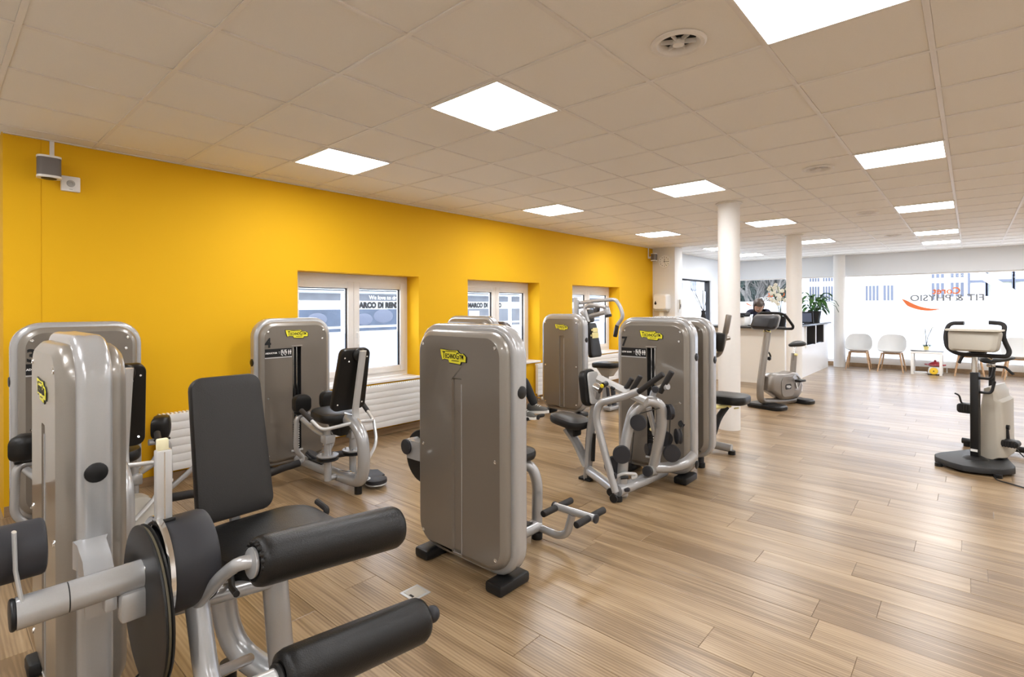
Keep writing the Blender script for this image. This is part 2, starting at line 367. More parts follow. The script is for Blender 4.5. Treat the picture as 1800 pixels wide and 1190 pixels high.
for (u, v), wd in zip(VENTS, ('closest to the viewer', 'second along the row', 'third along the row', 'farthest, by the glass front')):
    t = thing('ceiling_vent', f'round white ceiling air vent, {wd}', 'vent', (GX+(u+.5)*T, GY-(v+.5)*T, ZCEIL+.002), 'round ceiling vents')
    for n, me in (('ring', ring_me), ('core', core_me), ('throat', well_me)):
        o = bpy.data.objects.new(n, me); C.objects.link(o); o.parent = t
    for k in range(6):
        o = bpy.data.objects.new('vane', vane_me); C.objects.link(o); o.parent = t; o.rotation_euler = (0, 0, k*PI/3)

# ------------------------------------------------------------------ yellow wall with three windows
WT = .325; WIN = [(2.51, 4.06), (4.90, 6.47), (7.38, 8.98)]; ZS, ZH = .64, 1.868; ZT = ZCEIL+.03
wl = MB(); xs = [.36, .562]; wl.span((.36, WY, 0), (.5605, WY+WT, ZT)); prev = .5635
for a, b in WIN:
    wl.span((prev, WY, 0), (a, WY+WT, ZT)); wl.span((a, WY, 0), (b, WY+WT, ZS-.03)); wl.span((a, WY, ZH), (b, WY+WT, ZT)); prev = b
wl.span((prev, WY, 0), (10.76, WY+WT, ZT)); wl.span((.5605, WY+.003, 0), (.5635, WY+WT, ZT))
struct('wall_left', wl, M_YEL)
wo = MB(); prev = .36
for a, b in WIN:
    wo.span((prev, WY+WT+.001, 0), (a-.002, WY+.42, ZT)); wo.span((a-.002, WY+WT+.001, 0), (b+.002, WY+.42, ZS-.03)); wo.span((a-.002, WY+WT+.001, ZH+.002), (b+.002, WY+.42, ZT)); prev = b+.002
wo.span((prev, WY+WT+.001, 0), (10.76, WY+.42, ZT)); struct('wall_outside', wo, M_WHT2)
struct('baseboard_left', MB().span((.36, WY-.014, 0), (10.39, WY, .074)), M_BASE)
struct('wall_recess', MB().span((FX0, 5.62, 0), (.40, 5.9, ZT)), M_WHT)
struct('baseboard_recess', MB().span((FX0, 5.606, 0), (.359, 5.62, .074)), M_BASE)
struct('wall_rear', MB().span((FX0-.2, FY0, 0), (FX0, FY1, ZT)), M_WHT)
struct('wall_right', MB().span((FX0, FY0-.2, 0), (FX1, FY0, ZT)), M_WHT)
struct('wall_partition', MB().span((10.39, 4.643, 0), (10.76, WY-.001, ZT), .004), M_WHT)
wr = MB(); RX = (11.1, 13.78); RZ = (.70, 2.165); Y2 = 5.152
wr.span((10.761, Y2, 0), (RX[0], Y2+.3, ZT)); wr.span((RX[0], Y2, 0), (RX[1], Y2+.3, RZ[0])); wr.span((RX[0], Y2, RZ[1]), (RX[1], Y2+.3, ZT)); wr.span((RX[1], Y2, 0), (15.4, Y2+.3, ZT))
struct('wall_reception', wr, M_WHT2)

for n, (a, b) in enumerate(WIN):
    wname = f'window_{n+1}'; y0, y1 = WY+.235, WY+.315
    W = struct(wname, MB().span((a+.001, y0, ZS), (a+.045, y1, ZH-.001)).span((b-.045, y0, ZS), (b-.001, y1, ZH-.001)).span((a+.045, y0, ZH-.085), (b-.045, y1, ZH-.001)).span((a+.045, y0, ZS), (b-.045, y1, ZS+.05)), M_PVC)
    mid = (a+b)/2
    for s, (p, q) in enumerate(((a+.045, mid), (mid, b-.045))):
        z0, z1 = ZS+.05, ZH-.085; f = .075; yy0, yy1 = y0-.022, y1-.02
        sash = part('sash', MB().span((p+.002, yy0, z0), (p+f, yy1, z1), .006).span((q-f, yy0, z0), (q-.002, yy1, z1), .006).span((p+f, yy0, z1-f), (q-f, yy1, z1-.001), .004).span((p+f, yy0, z0+.001), (q-f, yy1, z0+f), .004), M_PVC, W)
        part('pane', MB().span((p+f, y0+.02, z0+f), (q-f, y0+.026, z1-f)), GLASS, W)
        part('frosted_film', MB().span((p+f, y0+.0275, z0+f), (q-f, y0+.0285, 1.185)), FROSTB, W, 'frosted lower part of the pane')
        part('glazing_gasket', MB().span((q-f-.016, y0+.004, z0+f), (q-f, y0+.02, z1-f)).span((p+f, y0+.004, z1-f-.01), (q-f-.016, y0+.02, z1-f)), M_GRY, W)
    hp = part('handle_plate', MB().box((mid+.035, y0-.028, 1.19), (.03, .012, .12), .004), M_WPL, W)
    part('window_handle', MB().tube([(mid+.035, y0-.03, 1.19), (mid+.035, y0-.065, 1.19), (mid+.035, y0-.068, 1.06)], .010, 8, .02), M_WPL, hp)
    part('window_sill', MB().span((a+.001, WY-.03, ZS-.03), (b-.001, y0, ZS-.001), .004), M_SILL, W)

# radiators with horizontal slats
for x0, x1, lab in ((1.27, 4.35, 'long white slatted radiator under the large window nearest the viewer'), (6.30, 9.05, 'long white slatted radiator under the farthest yellow wall window')):
    t = thing('radiator', lab, 'radiator', ((x0+x1)/2, WY-.07, .1), 'white slatted radiators')
    for k in range(7):
        z = .112+k*.0685; part('slat', MB().span((x0, WY-.105, z), (x1, WY-.085, z+.0665), .0012), M_RAD, t)
    part('convector_fins', MB().span((x0+.02, WY-.084, .13), (x1-.02, WY-.04, .57)), M_RAD, t)
    gr = MB()
    for k in range(int((x1-x0)/.03)): gr.span((x0+.01+k*.03, WY-.084, .57), (x0+.025+k*.03, WY-.04, .597))
    o = part('top_grille', gr, M_RAD, t, smooth=False); o['kind'] = 'stuff'
    [part('bracket', MB().span((q, WY-.04, .2), (q+.04, WY-.001, .5)), M_RAD, t) for q in (x0+.3, x1-.34)]
    v = part('valve', MB().cyl((x0+.06, WY-.06, .13), (x0+.06, WY-.06, .02), .012).cyl((x0+.06, WY-.06, .06), (x0+.06, WY-.13, .06), .02), M_CHR, t)
    part('valve_knob', MB().cyl((x0+.06, WY-.13, .06), (x0+.06, WY-.19, .06), .024, bev=.004), M_WPL, v)

# ------------------------------------------------------------------ street front: header, glazing, convector
XF = 15.1; ZHD = 2.235; ZFR = 1.615
struct('wall_back', MB().span((XF, FY0, ZHD), (XF+.3, Y2+.3, ZT)).span((XF, FY0, -.08), (XF+.3, Y2+.3, .10)), M_WHT2)
struct('baseboard_back', MB().span((XF-.02, FY0, 0), (XF-.0005, 5.15, .10)), M_BASE)
fx = XF+.10; panes = [(-4.2, -1.75), (-1.75, 2.44), (2.44, 5.15)]
W = struct('window_4', MB().span((fx-.03, FY0, .10), (fx+.04, 5.15, .155)).span((fx-.03, FY0, ZHD-.03), (fx+.04, 5.15, ZHD)).span((fx-.03, 2.41, .155), (fx+.04, 2.47, ZHD-.03)).span((fx-.03, -1.78, .155), (fx+.04, -1.72, ZHD-.03)), M_PVC)
for a, b in panes:
    part('pane', MB().span((fx, a+.03, .155), (fx+.008, b-.03, ZHD-.03)), GLASS, W)
    part('frosted_film', MB().span((fx+.010, a+.031, .156), (fx+.011, b-.031, ZFR)), FROST, W, 'white frosted lower part of the glass front')
part('frame_edge', MB().span((fx-.05, 5.10, .155), (fx-.03, 5.15, ZHD)), M_GRY, W)
def mirror_text(body, size, y, z, m, nm='lettering', sx=1., bold=0, par=None, x=None):
    return part(nm, text_mb(body, size, (x or fx-.004, y, z), (0, 1, 0), (0, 0, 1), .001, bold, sx=sx), m, par or W, smooth=False)
def mirrored(body, size, yc, z, m, nm, sx=1., bold=0):
    # lettering meant to be read from the street, so it runs backwards seen from inside
    return part(nm, text_mb(body, size, (fx-.004, yc, z), (0, 1, 0), (0, 0, 1), .001, bold, sx=sx), m, W, smooth=False)
def swoosh(yc, zc, k, m):
    top = []; bot = []
    for i in range(15):
        t = i/14; y = yc+k*(.335-.67*t); z = zc-.055*k*math.sin(PI*t*.62)*2+.12*k*(1-t)**3; w = .10*k*(1-t)**.75*min(1, t*7+.12); top.append((fx-.004, y, z+w*.4)); bot.append((fx-.004, y, z-w*.9))
    return part('swoosh', MB().poly(top+bot[::-1], (-1, 0, 0), .002), m, W, 'orange crescent mark', smooth=False)
LOGO = [(.42, 1.815, 1.655, .83, 1.525, 1)]
mirrored('Coret', .205, .41, 1.815, M_ORG, 'lettering', .95, .005)
mirrored('FIT & PHYSIO', .20, .42, 1.658, M_GLT, 'lettering', 1.1, .005)
swoosh(.86, 1.52, 1.05, M_ORG)
mirrored('Coret', .19, 3.93, 1.80, M_ORG, 'lettering', .9, .004)
mirrored('PHYSIO', .17, 4.09, 1.665, M_WPL, 'lettering', 1.0, .004)
swoosh(4.6, 1.55, .35, M_ORG)
cv = thing('convector', 'long low white convector along the foot of the glass front', 'radiator', (XF-.14, .2, .1))
part('casing', MB().span((XF-.20, -3.8, .11), (XF-.08, 2.28, .255), .008), M_RAD, cv)
part('slot', MB().span((XF-.16, -3.75, .254), (XF-.12, 2.23, .257)), M_GRY, cv)
for y in (-3, -1.6, -.55, .4, 1.83): part('leg', MB().cyl((XF-.14, y, 0), (XF-.14, y, .112), .012), M_RAD, cv)
# reception side window
W5 = struct('window_5', MB().span((RX[0], Y2+.1, RZ[0]), (RX[1], Y2+.16, RZ[0]+.04)).span((RX[0], Y2+.1, RZ[1]-.04), (RX[1], Y2+.16, RZ[1])).span((RX[0], Y2+.1, RZ[0]), (RX[0]+.05, Y2+.16, RZ[1])).span((RX[1]-.05, Y2+.04, RZ[0]), (RX[1], Y2+.16, RZ[1])), M_GRY)
part('pane', MB().span((RX[0]+.05, Y2+.12, RZ[0]+.04), (RX[1]-.05, Y2+.128, RZ[1]-.04)), GLASS, W5)
part('frosted_film', MB().span((RX[0]+.05, Y2+.130, RZ[0]+.04), (RX[1]-.05, Y2+.131, 1.88)), FROST, W5, 'frosted lower part of the pane')
part('lettering', text_mb('Coret', .2, (12.35, Y2+.117, 1.72), (-1, 0, 0), (0, 0, 1), .001), M_GLT, W5, smooth=False)
part('lettering', text_mb('FIT & PHYSIO', .15, (12.4, Y2+.117, 1.52), (-1, 0, 0), (0, 0, 1), .001), M_GRN, W5, smooth=False)

# columns
for n, (x, y, wd) in enumerate(((6.46, 2.20, 'white round column nearest the viewer, right behind the padded arm machine'), (10.16, 2.34, 'white round column beside the reception counter corner'), (14.86, 2.42, 'white round column standing against the glass front'))):
    t = thing('column', wd, 'column', (x, y, 0), 'white round columns'); part('shaft', MB().cyl((x, y, 0), (x, y, ZCEIL+.01), .125, n=40), M_WHT, t)
    part('collar', MB().cyl((x, y, ZCEIL-.012), (x, y, ZCEIL+.004), .15, n=40, bev=.004), M_WHT, t)

# ------------------------------------------------------------------ street outside
M_FAC = mat('white_facade', (.80, .82, .85), .8); M_SHOP = mat('shop_glass', (.06, .08, .12), .25, var=.35, vscale=1.5); M_BAND = mat('grey_band', (.11, .12, .14), .6, var=.15, vscale=3)
M_SHUT = mat('blue_grey_window', (.09, .105, .15), .5); M_PAVE = mat('pavement', (.50, .50, .50), .9)
struct('pavement', MB().span((-30, -40, -.3), (15.09, 40, -.09)).span((15.4, -40, -.3), (60, 40, -.09)), M_PAVE)
XB = 24.
bl = thing('street_building', 'white office building across the street with barred windows', 'building', (XB, 0, -.1))
part('facade', MB().span((XB, -3.2, -.1), (XB+1, 9.3, 7)), M_FAC, bl)
def barred(y0, y1, z0, z1, nb, split=None):
    wdo = part('window', MB().span((XB-.05, y0, z0), (XB-.01, y1, z1)), M_FAC, bl)
    wb = (y1-y0)/nb
    for k in range(nb):
        if split and k in split: continue
        part('pane', MB().span((XB-.07, y0+(k+.2)*wb, z0+.06), (XB-.05, y0+(k+.85)*wb, z1-.06)), M_SHUT, wdo, smooth=False)
barred(2.15, 3.05, .9, 2.32, 8, (3,)); part('shutter_box', MB().span((XB-.08, 2.12, 2.34), (XB-.01, 3.08, 2.95)), M_WPL, bl)
barred(.16, 1.08, 2.42, 3.3, 7, (3,)); barred(.16, 1.08, .9, 2.36, 7, (3,))
barred(4.1, 4.95, .9, 2.34, 9, (4,)); barred(4.1, 4.95, 2.42, 3.1, 9, (4,)); barred(-5.9, -4.6, .9, 2.4, 8)
# dark framed glass building with a white outdoor stair, right of the white one
gb = thing('glass_building', 'dark framed glazed building behind a white outdoor stair', 'building', (XB+.5, -6, -.1))
part('wall', MB().span((XB+.6, -14, -.1), (XB+2, -3.2, 6)), M_BAND, gb)
M_GLZ = mat('tinted_glazing', (.40, .42, .36), .3, var=.4, vscale=1.2)
for k, (a, b) in enumerate(((-.36, .02), (-1.02, -.44), (-1.9, -1.1), (-2.9, -2.0))):
    f = part('window', MB().span((XB-.2, a-.06, -.1), (XB-.02, a, 4)).span((XB-.2, b, -.1), (XB-.02, b+.06, 4)).span((XB-.2, a, 2.28), (XB-.02, b, 2.36)).span((XB-.2, a, 1.2), (XB-.02, b, 1.26)), M_SHUT, gb)
    part('pane', MB().span((XB-.12, a, -.1), (XB-.09, b, 4)), M_GLZ if k else M_FAC, f)
stt = thing('outdoor_stair', 'white steel outdoor stair rising across the street', 'stair', (22, -1, -.09))
part('stringer', MB().tube([(22, .35, 2.95), (22, -1.25, 1.62)], .11, 8), M_WPL, stt); part('stringer', MB().tube([(22, -1.05, 1.62), (22, -2.8, 3.2)], .11, 8), M_WPL, stt)
part('landing', MB().span((21.7, -2.2, 1.55), (22.4, -.9, 1.70)), M_WPL, stt); part('post', MB().cyl((22, -1.2, -.09), (22, -1.2, 1.6), .08), M_WPL, stt)
part('rail', MB().tube([(22, .8, 1.72), (22, -2.6, 1.74)], .05, 8), M_WPL, stt)
# bare tree and evergreen outside behind the reception
M_BARK = mat('grey_bark', (.10, .095, .09), .9, var=.4, vscale=8); M_EVER = mat('evergreen', (.03, .05, .045), .9, var=.5, vscale=6)
tr = thing('bare_tree', 'bare tree with tangled branches outside behind the reception counter', 'tree', (20.6, 5.9, -.09))
tb = MB(); tw = MB()
def grow(p, d, L, r, lev):
    q = p+d*L; m = (p+q)/2+Vector((random.uniform(-1, 1), random.uniform(-1, 1), random.uniform(-1, 1)))*L*.08
    (tb if lev < 2 else tw).tube([p, m, q], r, 6 if lev < 2 else 4, taper=.65)
    if lev >= 5: return
    for _ in range(3 if lev else 5):
        a = Vector((random.uniform(-.35, .35), random.uniform(-1, 1), random.uniform(-.45, .75)))*.85
        grow(p+(q-p)*random.uniform(.45, 1), (d+a).normalized(), L*random.uniform(.6, .85), r*.56, lev+1)
grow(Vector((20.6, 5.9, -.09)), Vector((0, .06, 1)), 1.5, .17, 0)
part('trunk', tb, M_BARK, tr); o = part('twigs', tw, M_BARK, tr); o['kind'] = 'stuff'
ev = thing('evergreen_hedge', 'dark clipped evergreen hedge behind the bare tree outside', 'hedge', (22.3, 7, -.09)); eb = MB()
for _ in range(2600):
    c = Vector((22.2+random.uniform(-.4, .4), random.uniform(5.15, 7.35), random.uniform(.3, 3.2))); s = random.uniform(.05, .11)
    R = Euler((random.uniform(0, 6), random.uniform(0, 6), 0)).to_matrix(); i = len(eb.v); eb.v += [c+R@Vector(q)*s for q in ((-1, -.3, 0), (1, -.3, 0), (0, .8, .1), (0, .1, .4))]; eb.f += [(i, i+1, i+2), (i, i+1, i+3), (i+1, i+2, i+3)]
o = part('foliage', eb, M_EVER, ev, smooth=False); o['kind'] = 'stuff'; part('stems', MB().span((22.1, 5.2, -.09), (22.5, 7.3, 3.0), .1), M_EVER, ev)

# shop across the lane, seen through the yellow wall windows
YB = 11.; M_SKYG = mat('pale_cornice', (.72, .76, .80), .6)
sh = thing('shop', 'white clothes shop across the lane with lettered fascia over dark windows', 'shop', (9, YB, -.09))
part('facade', MB().span((-2, YB, -.09), (26, YB+1, 2.25)), M_FAC, sh)
part('cornice', MB().span((-2, YB-.25, 1.90), (26, YB, 1.95)).span((-2, YB-.12, 1.84), (26, YB, 1.87)), M_SKYG, sh)
def bay(x0, x1, dark=1):
    m = M_SHOP if dark else M_BAND
    part('upper_band', MB().span((x0, YB-.03, 1.65), (x1, YB-.005, 1.81)), M_BAND, sh, smooth=False)
    w_ = part('shop_window', MB().span((x0, YB-.03, 1.05), (x1, YB-.005, 1.44)), m, sh, smooth=False)
    part('pane', MB().span((x0, YB-.03, .92), (x1, YB-.005, .995)), m, w_, smooth=False)
bay(5.2, 6.38); bay(6.72, 8.35); bay(2.5, 5.0, 0); bay(9.6, 11.35, 0); bay(11.62, 12.2, 0); bay(12.4, 13.3, 0); bay(13.6, 16, 0); bay(16.4, 17.6, 0); bay(18.3, 19, 0)
part('lettering', text_mb('MARCO DI RENZO', .185, (7.45, YB-.036, 1.535), (1, 0, 0), (0, 0, 1), .003, .014, sx=.88, space=1.04), M_BLK, sh, smooth=False)
part('lettering', text_mb('We love to dress', .14, (7.62, YB-.036, 1.725), (1, 0, 0), (0, 0, 1), .003, 0, sx=.98), M_WPL, sh, smooth=False)
part('lettering', text_mb('MARCO DI RENZO', .185, (11.17, YB-.036, 1.535), (1, 0, 0), (0, 0, 1), .003, .012, sx=.88, space=1.04), M_BLK, sh, smooth=False)
for x, z, s in ((7.0, 1.2, 1), (7.55, 1.27, 1.2), (5.8, 1.22, 1)):   # pale figures dressed in the shop window
    part('window_display', MB().ball((x, YB-.034, z), .16*s, sc=(1.5, .06, .9)), M_SHUT, sh)
for x in (10.0, 10.7): part('window_display', MB().box((x, YB-.036, 1.25), (.4, .01, .25)), M_SKYG, sh)
# office block down the lane, seen through the reception side window
ob2 = thing('lane_building', 'pale building with tall shutters seen through the reception side window', 'building', (31, 13, -.09))
part('facade', MB().span((26.5, 12.6, -.09), (44, 13.5, 7)), M_FAC, ob2)
for x in (28.2, 30.2, 31.7, 33.5):
    f = part('window', MB().span((x, 12.55, 2.2), (x+1.0, 12.6, 4.6)), M_WPL, ob2)
    for k in range(3): part('pane', MB().span((x+.08+k*.31, 12.52, 2.25), (x+.08+k*.31+.22, 12.55, 4.5)), M_SHUT, f, smooth=False)
# ------------------------------------------------------------------ wall fittings
def speaker(loc, zt, label, dx):
    x, y, z = loc; t = thing('wall_speaker', label, 'speaker', (x, y, z-.08), 'small wall speakers')
    def el(z0, z1, k=1.): return [[(x+.067*k*math.copysign(abs(math.cos(a))**.6, math.cos(a)), y+.055*k*math.copysign(abs(math.sin(a))**.6, math.sin(a)), zz) for a in (2*PI*i/28 for i in range(28))] for zz in (z0, z1)]
    part('grille', MB().loft(el(z-.062, z+.066)), mat('speaker_grille', (.16, .145, .135), .6, bump=.6, bscale=700), t)
    part('top_cap', MB().loft(el(z+.066, z+.080, 1.03)), M_WPL, t); part('bottom_cap', MB().loft(el(z-.078, z-.062, 1.03)), M_WPL, t)
    part('speaker_base', MB().lathe((x, y, z-.0785), (0, 0, -1), [(.045, 0), (.042, .004), (.03, .005)], 20), M_GRY, t)
    part('bracket_arm', MB().span((x-.02, y+.05, z-.02), (x+.02, WY, z+.02)), M_WPL, t)
    part('cable_trunking', MB().span((x+dx-.013, WY-.014, z-.02), (x+dx+.013, WY, zt)), M_WPL, t)
speaker((.592, WY-.12, 2.51), ZCEIL, 'grey and white wall speaker high at the near end of the yellow wall', .03)
speaker((10.22, WY-.12, 2.53), ZCEIL, 'small grey wall speaker at the far end of the yellow wall', -.03)
t = thing('alarm_box', 'square white alarm box on the yellow wall near the ceiling', 'alarm', (.727, WY, 2.43))
part('cover', MB().box((.727, WY-.016, 2.43), (.115, .032, .115), .008), M_WPL, t); part('sounder', MB().lathe((.727, WY-.0325, 2.432), (0, -1, 0), [(.026, 0), (.022, .004), (.012, .0045), (.010, .001)], 20), M_GRN, t); part('sounder_mark', MB().box((.727, WY-.033, 2.388), (.02, .002, .004)), M_GRN, t)
t = thing('wall_clock', 'round white wall clock on the narrow white wall', 'clock', (10.39, 4.862, 2.438)); cx = 10.389
part('case', MB().lathe((10.39, 4.862, 2.438), (-1, 0, 0), [(.13, 0), (.135, .012), (.128, .03), (.115, .032), (.112, .024)], 36, (True, False)), M_WPL, t); part('dial', MB().cyl((10.39, 4.862, 2.438), (10.364, 4.862, 2.438), .114, n=36), M_WPL, t)
def hand_(a, L, w_): d = Vector((0, -math.sin(a), math.cos(a))); return MB().tube([Vector((10.361, 4.862, 2.438))-d*.015, Vector((10.361, 4.862, 2.438))+d*L], w_, 6)
part('hour_hand', hand_(math.radians(5), .062, .005), M_BLK, t); part('minute_hand', hand_(math.radians(92), .092, .004), M_BLK, t); part('second_hand', hand_(math.radians(160), .09, .002), M_BLK, t)
for k in range(12):
    a = k*PI/6; part('hour_mark', MB().box((10.363, 4.862-math.sin(a)*.095, 2.438+math.cos(a)*.095), (.003, .012, .014)), M_BLK, t)
t = thing('towel_dispenser', 'white paper towel dispenser on the narrow white wall', 'dispenser', (10.39, 4.90, 1.30))
part('body', MB().loft([[(10.39-d, 4.90+p[0]*k, 1.58+p[1]*k) for p in rrect(.33, .34, .05)] for d, k in ((0, 1), (.12, 1), (.16, .95), (.185, .82))]), M_WPL, t)
part('level_window', MB().lathe((10.2045, 4.99, 1.55), (-1, 0, 0), [(.026, 0), (.024, .003)], 14).poly([(10.2045, 4.966, 1.555), (10.2045, 5.014, 1.555), (10.2045, 4.99, 1.61)], (-1, 0, 0), .003), M_BLK, t)
part('lower_cover', MB().box((10.30, 4.90, 1.40), (.15, .3, .035), .012), M_CLAY, t); part('paper_tail', MB().box((10.30, 4.90, 1.33), (.004, .10, .13), 0), M_WPL, t)
t = thing('wall_phone', 'slim white wall handset on the end face of the white wall', 'phone', (10.57, 4.643, 1.45))
part('cradle', MB().box((10.57, 4.632, 1.5), (.07, .022, .26), .006), M_WPL, t); part('handset', MB().box((10.57, 4.612, 1.53), (.05, .025, .20), .01), M_CLAY, t); part('keypad', MB().box((10.57, 4.598, 1.50), (.03, .004, .07)), M_GRY, t)
t = thing('floor_socket', 'square metal socket lid set flush in the wooden floor', 'socket', (1.678, 2.163, 0))
part('rim', MB().box((1.68, 2.165, .0015), (.115, .115, .004), .001), M_SILW, t); part('lid', MB().box((1.68, 2.165, .004), (.085, .085, .003), .001), M_CLAY, t); part('finger_slot', MB().box((1.645, 2.150, .0058), (.012, .03, .001)), M_DRK, t)

# ------------------------------------------------------------------ reception counter
M_DESK = mat('warm_white_laminate', (.80, .765, .70), .5); M_DESK2 = mat('white_laminate', (.83, .83, .83), .3); M_TOP = mat('dark_counter_top', (.035, .034, .036), .25)
t = thing('reception_desk', 'white L shaped reception counter with a dark top and two dark niches', 'counter', (11, 3, 0))
part('front_panel', MB().span((10.66, 2.62, 0), (10.72, 4.40, 1.06)), M_DESK, t)
part('end_panel', MB().span((10.72, 4.34, 0), (11.2, 4.40, 1.06)), M_DESK, t)
sp = MB(); NX = ((12.28, 13.13), (13.19, 13.99))
sp.span((10.72, 2.62, 0), (12.25, 2.66, 1.06)).span((12.25, 2.62, 0), (14.62, 2.66, .62)).span((14.02, 2.62, .62), (14.62, 2.66, 1.06))
part('side_panel', sp, M_DESK2, t)
part('countertop', MB().span((10.46, 2.56, 1.062), (11.25, 4.44, 1.10), .004).span((11.2501, 2.56, 1.062), (14.70, 3.05, 1.10), .004), M_TOP, t)
for a, b in NX:
    part('niche', MB().span((a, 3.02, .64), (b, 3.04, 1.05)).span((a, 2.64, .64), (b, 3.02, .65)).span((a, 2.60, .64), (a+.01, 3.02, 1.05)).span((b-.01, 2.60, .64), (b, 3.02, 1.05)), mat('dark_niche', (.035, .032, .032), .6), t)
    part('niche_frame', MB().span((a-.03, 2.59, .61), (b+.03, 2.62, .64)).span((a-.03, 2.59, .64), (a, 2.62, 1.06)).span((b, 2.59, .64), (b+.03, 2.62, 1.06)), M_DESK2, t)
# on the counter
t = thing('printer', 'white and dark printer on the reception counter', 'printer', (10.85, 3.54, 1.10))
part('body', MB().box((10.87, 3.56, 1.19), (.40, .46, .18), .02), M_WPL, t); part('scanner_lid', MB().box((10.89, 3.56, 1.33), (.36, .44, .05), .012), M_GRY, t); part('control_panel', MB().box((10.67, 3.46, 1.29), (.06, .22, .04), .008), M_BLK, t); part('paper_slot', MB().box((10.665, 3.58, 1.21), (.02, .30, .03)), M_DRK, t); part('scanner_hinge', MB().box((11.02, 3.56, 1.29), (.05, .4, .04), .01), M_GRY, t)
t = thing('notebook_stack', 'flat grey tray of papers on the counter beside the printer', 'tray', (10.70, 3.08, 1.10))
part('tray', MB().box((10.70, 3.08, 1.112), (.24, .34, .022), .006), M_GRY, t); part('paper', MB().box((10.70, 3.08, 1.132), (.21, .30, .016), .002), M_WPL, t); part('pen', MB().cyl((10.64, 3.0, 1.146), (10.70, 3.17, 1.146), .006), M_NAVY, t)
def orchid(name, label, cat, loc, pot, h, stems, fl=True, potm=M_BLK, nleaf=5, petm=None):
    x, y, z = loc; t = thing(name, label, cat, loc)
    part('pot', MB().lathe(loc, (0, 0, 1), [(pot*.72, 0), (pot, pot*1.7), (pot*.94, pot*1.72), (pot*.9, pot*1.5)], 20), potm, t)
    part('soil', MB().lathe((x, y, z+pot*1.45), (0, 0, 1), [(pot*.88, 0), (pot*.5, .008)], 14), M_BARK, t)
    rnd = random.Random(len(label))
    for k in range(nleaf):
        a = k*2.4+.5; part('leaf', leafmb(Vector((x, y, z+pot*1.5)), a, .2*h+.03 if h < .5 else .24*h+.08, .035 if h < .5 else .05, .6), M_LEAFD, t)
    for k in range(stems):
        a = rnd.uniform(0, 6.28); b = rnd.uniform(.10, .30)*h; s = Vector((x, y, z+pot*1.5)); top = s+Vector((math.cos(a)*b, math.sin(a)*b, h*rnd.uniform(.8, 1.)))
        mid = (s+top)/2+Vector((math.cos(a), math.sin(a), 0))*-.03; part('stem', MB().tube([s, mid, top], .0065, 6), M_LEAFD if petm is None else petm, t)
        if fl:
            for q in range(7):
                p = mid.lerp(top, q/6)+Vector((rnd.uniform(-.06, .06), rnd.uniform(-.09, .09), rnd.uniform(-.03, .03))); fm = MB()
                for w_ in range(5): fm.ball(p+Vector((0, math.cos(w_*1.257)*.022, math.sin(w_*1.257)*.022)), .020, 6, 4, (.35, 1, 1))
                part('blossom', fm, M_PETAL, t)
        else:
            for q in range(3): part('bud', MB().ball(mid.lerp(top, .4+q*.25)+Vector((0, rnd.uniform(-.04, .04), 0)), .018, 6, 5), M_PETAL, t)
    return t
def leafmb(p, a, L, w_, rise, droop=1.2):
    d = Vector((math.cos(a), math.sin(a), 0)); s = Vector((-d.y, d.x, 0)); m = MB(); A = []; B = []; Cc = []
    for i in range(7):
        t = i/6; q = p+d*L*t+Vector((0, 0, rise*L*t*2-droop*L*t*t)); ww = w_*math.sin(PI*min(1, t*.96+.06))**.8; A.append(q+s*ww+Vector((0, 0, ww*.3))); B.append(q-s*ww+Vector((0, 0, ww*.3))); Cc.append(q)
    a_, c_, b_ = m.loop(A), m.loop(Cc), m.loop(B)
    for i in range(6): m.f += [(a_[i], a_[i+1], c_[i+1], c_[i]), (c_[i], c_[i+1], b_[i+1], b_[i])]
    return m
orchid('orchid', 'white flowering orchid in a black pot on the counter behind the upright bike', 'plant', (11.05, 2.78, 1.10), .11, .66, 4)
t = thing('potted_plant', 'leafy green peace lily in a black pot on the counter', 'plant', (14.05, 2.80, 1.10))
part('pot', MB().lathe((14.05, 2.80, 1.10), (0, 0, 1), [(.11, 0), (.15, .26), (.14, .27), (.135, .22)], 20), M_BLK, t); part('soil', MB().cyl((14.05, 2.8, 1.28), (14.05, 2.8, 1.325), .135), M_BARK, t)
rnd = random.Random(3)
for k in range(46):
    a = rnd.uniform(0, 2*PI); L = rnd.uniform(.28, .50); s = Vector((14.05+math.cos(a)*.04, 2.80+math.sin(a)*.04, 1.32)); h = rnd.uniform(.05, .42)
    tip = s+Vector((math.cos(a)*.12*(1.2-h), math.sin(a)*.12*(1.2-h), h))
    lf = part('leaf', leafmb(tip, a, L*.66, .048, rnd.uniform(.1, .6), rnd.uniform(.7, 1.5)), M_LEAF, t)
    part('leaf_stalk', MB().tube([s, (s+tip)/2+Vector((0, 0, .04)), tip], .004, 5), M_LEAF, lf)
for k in range(2): part('long_frond', MB().tube([(14.05, 2.72, 1.5), (14.05, 2.5, 1.66-.1*k), (14.05, 2.36, 1.60-.12*k), (14.05, 2.30, 1.48-.14*k)], .007, 6), M_LEAFD, t)
t = thing('card_display', 'small dark card display standing left of the leafy plant', 'card stand', (12.9, 2.72, 1.10)); R = Matrix.Rotation(-.25, 3, 'Y')
part('frame', MB().box((12.9, 2.72, 1.235), (.03, .26, .26), .008, R=R), M_BLK, t); part('card', MB().box((12.875, 2.72, 1.235), (.006, .2, .2), R=R), mat('blue_grey_card', (.12, .14, .2), .4), t); part('stand', MB().box((12.96, 2.72, 1.13), (.12, .12, .06), .01), M_GRY, t)
t = thing('branch_vase', 'tall silver twigs in a slim vase on the counter by the white wall', 'vase', (11.0, 4.28, 1.10))
part('vase', MB().lathe((11.0, 4.28, 1.10), (0, 0, 1), [(.05, 0), (.07, .1), (.04, .24), (.05, .3)], 18), M_GRY, t)
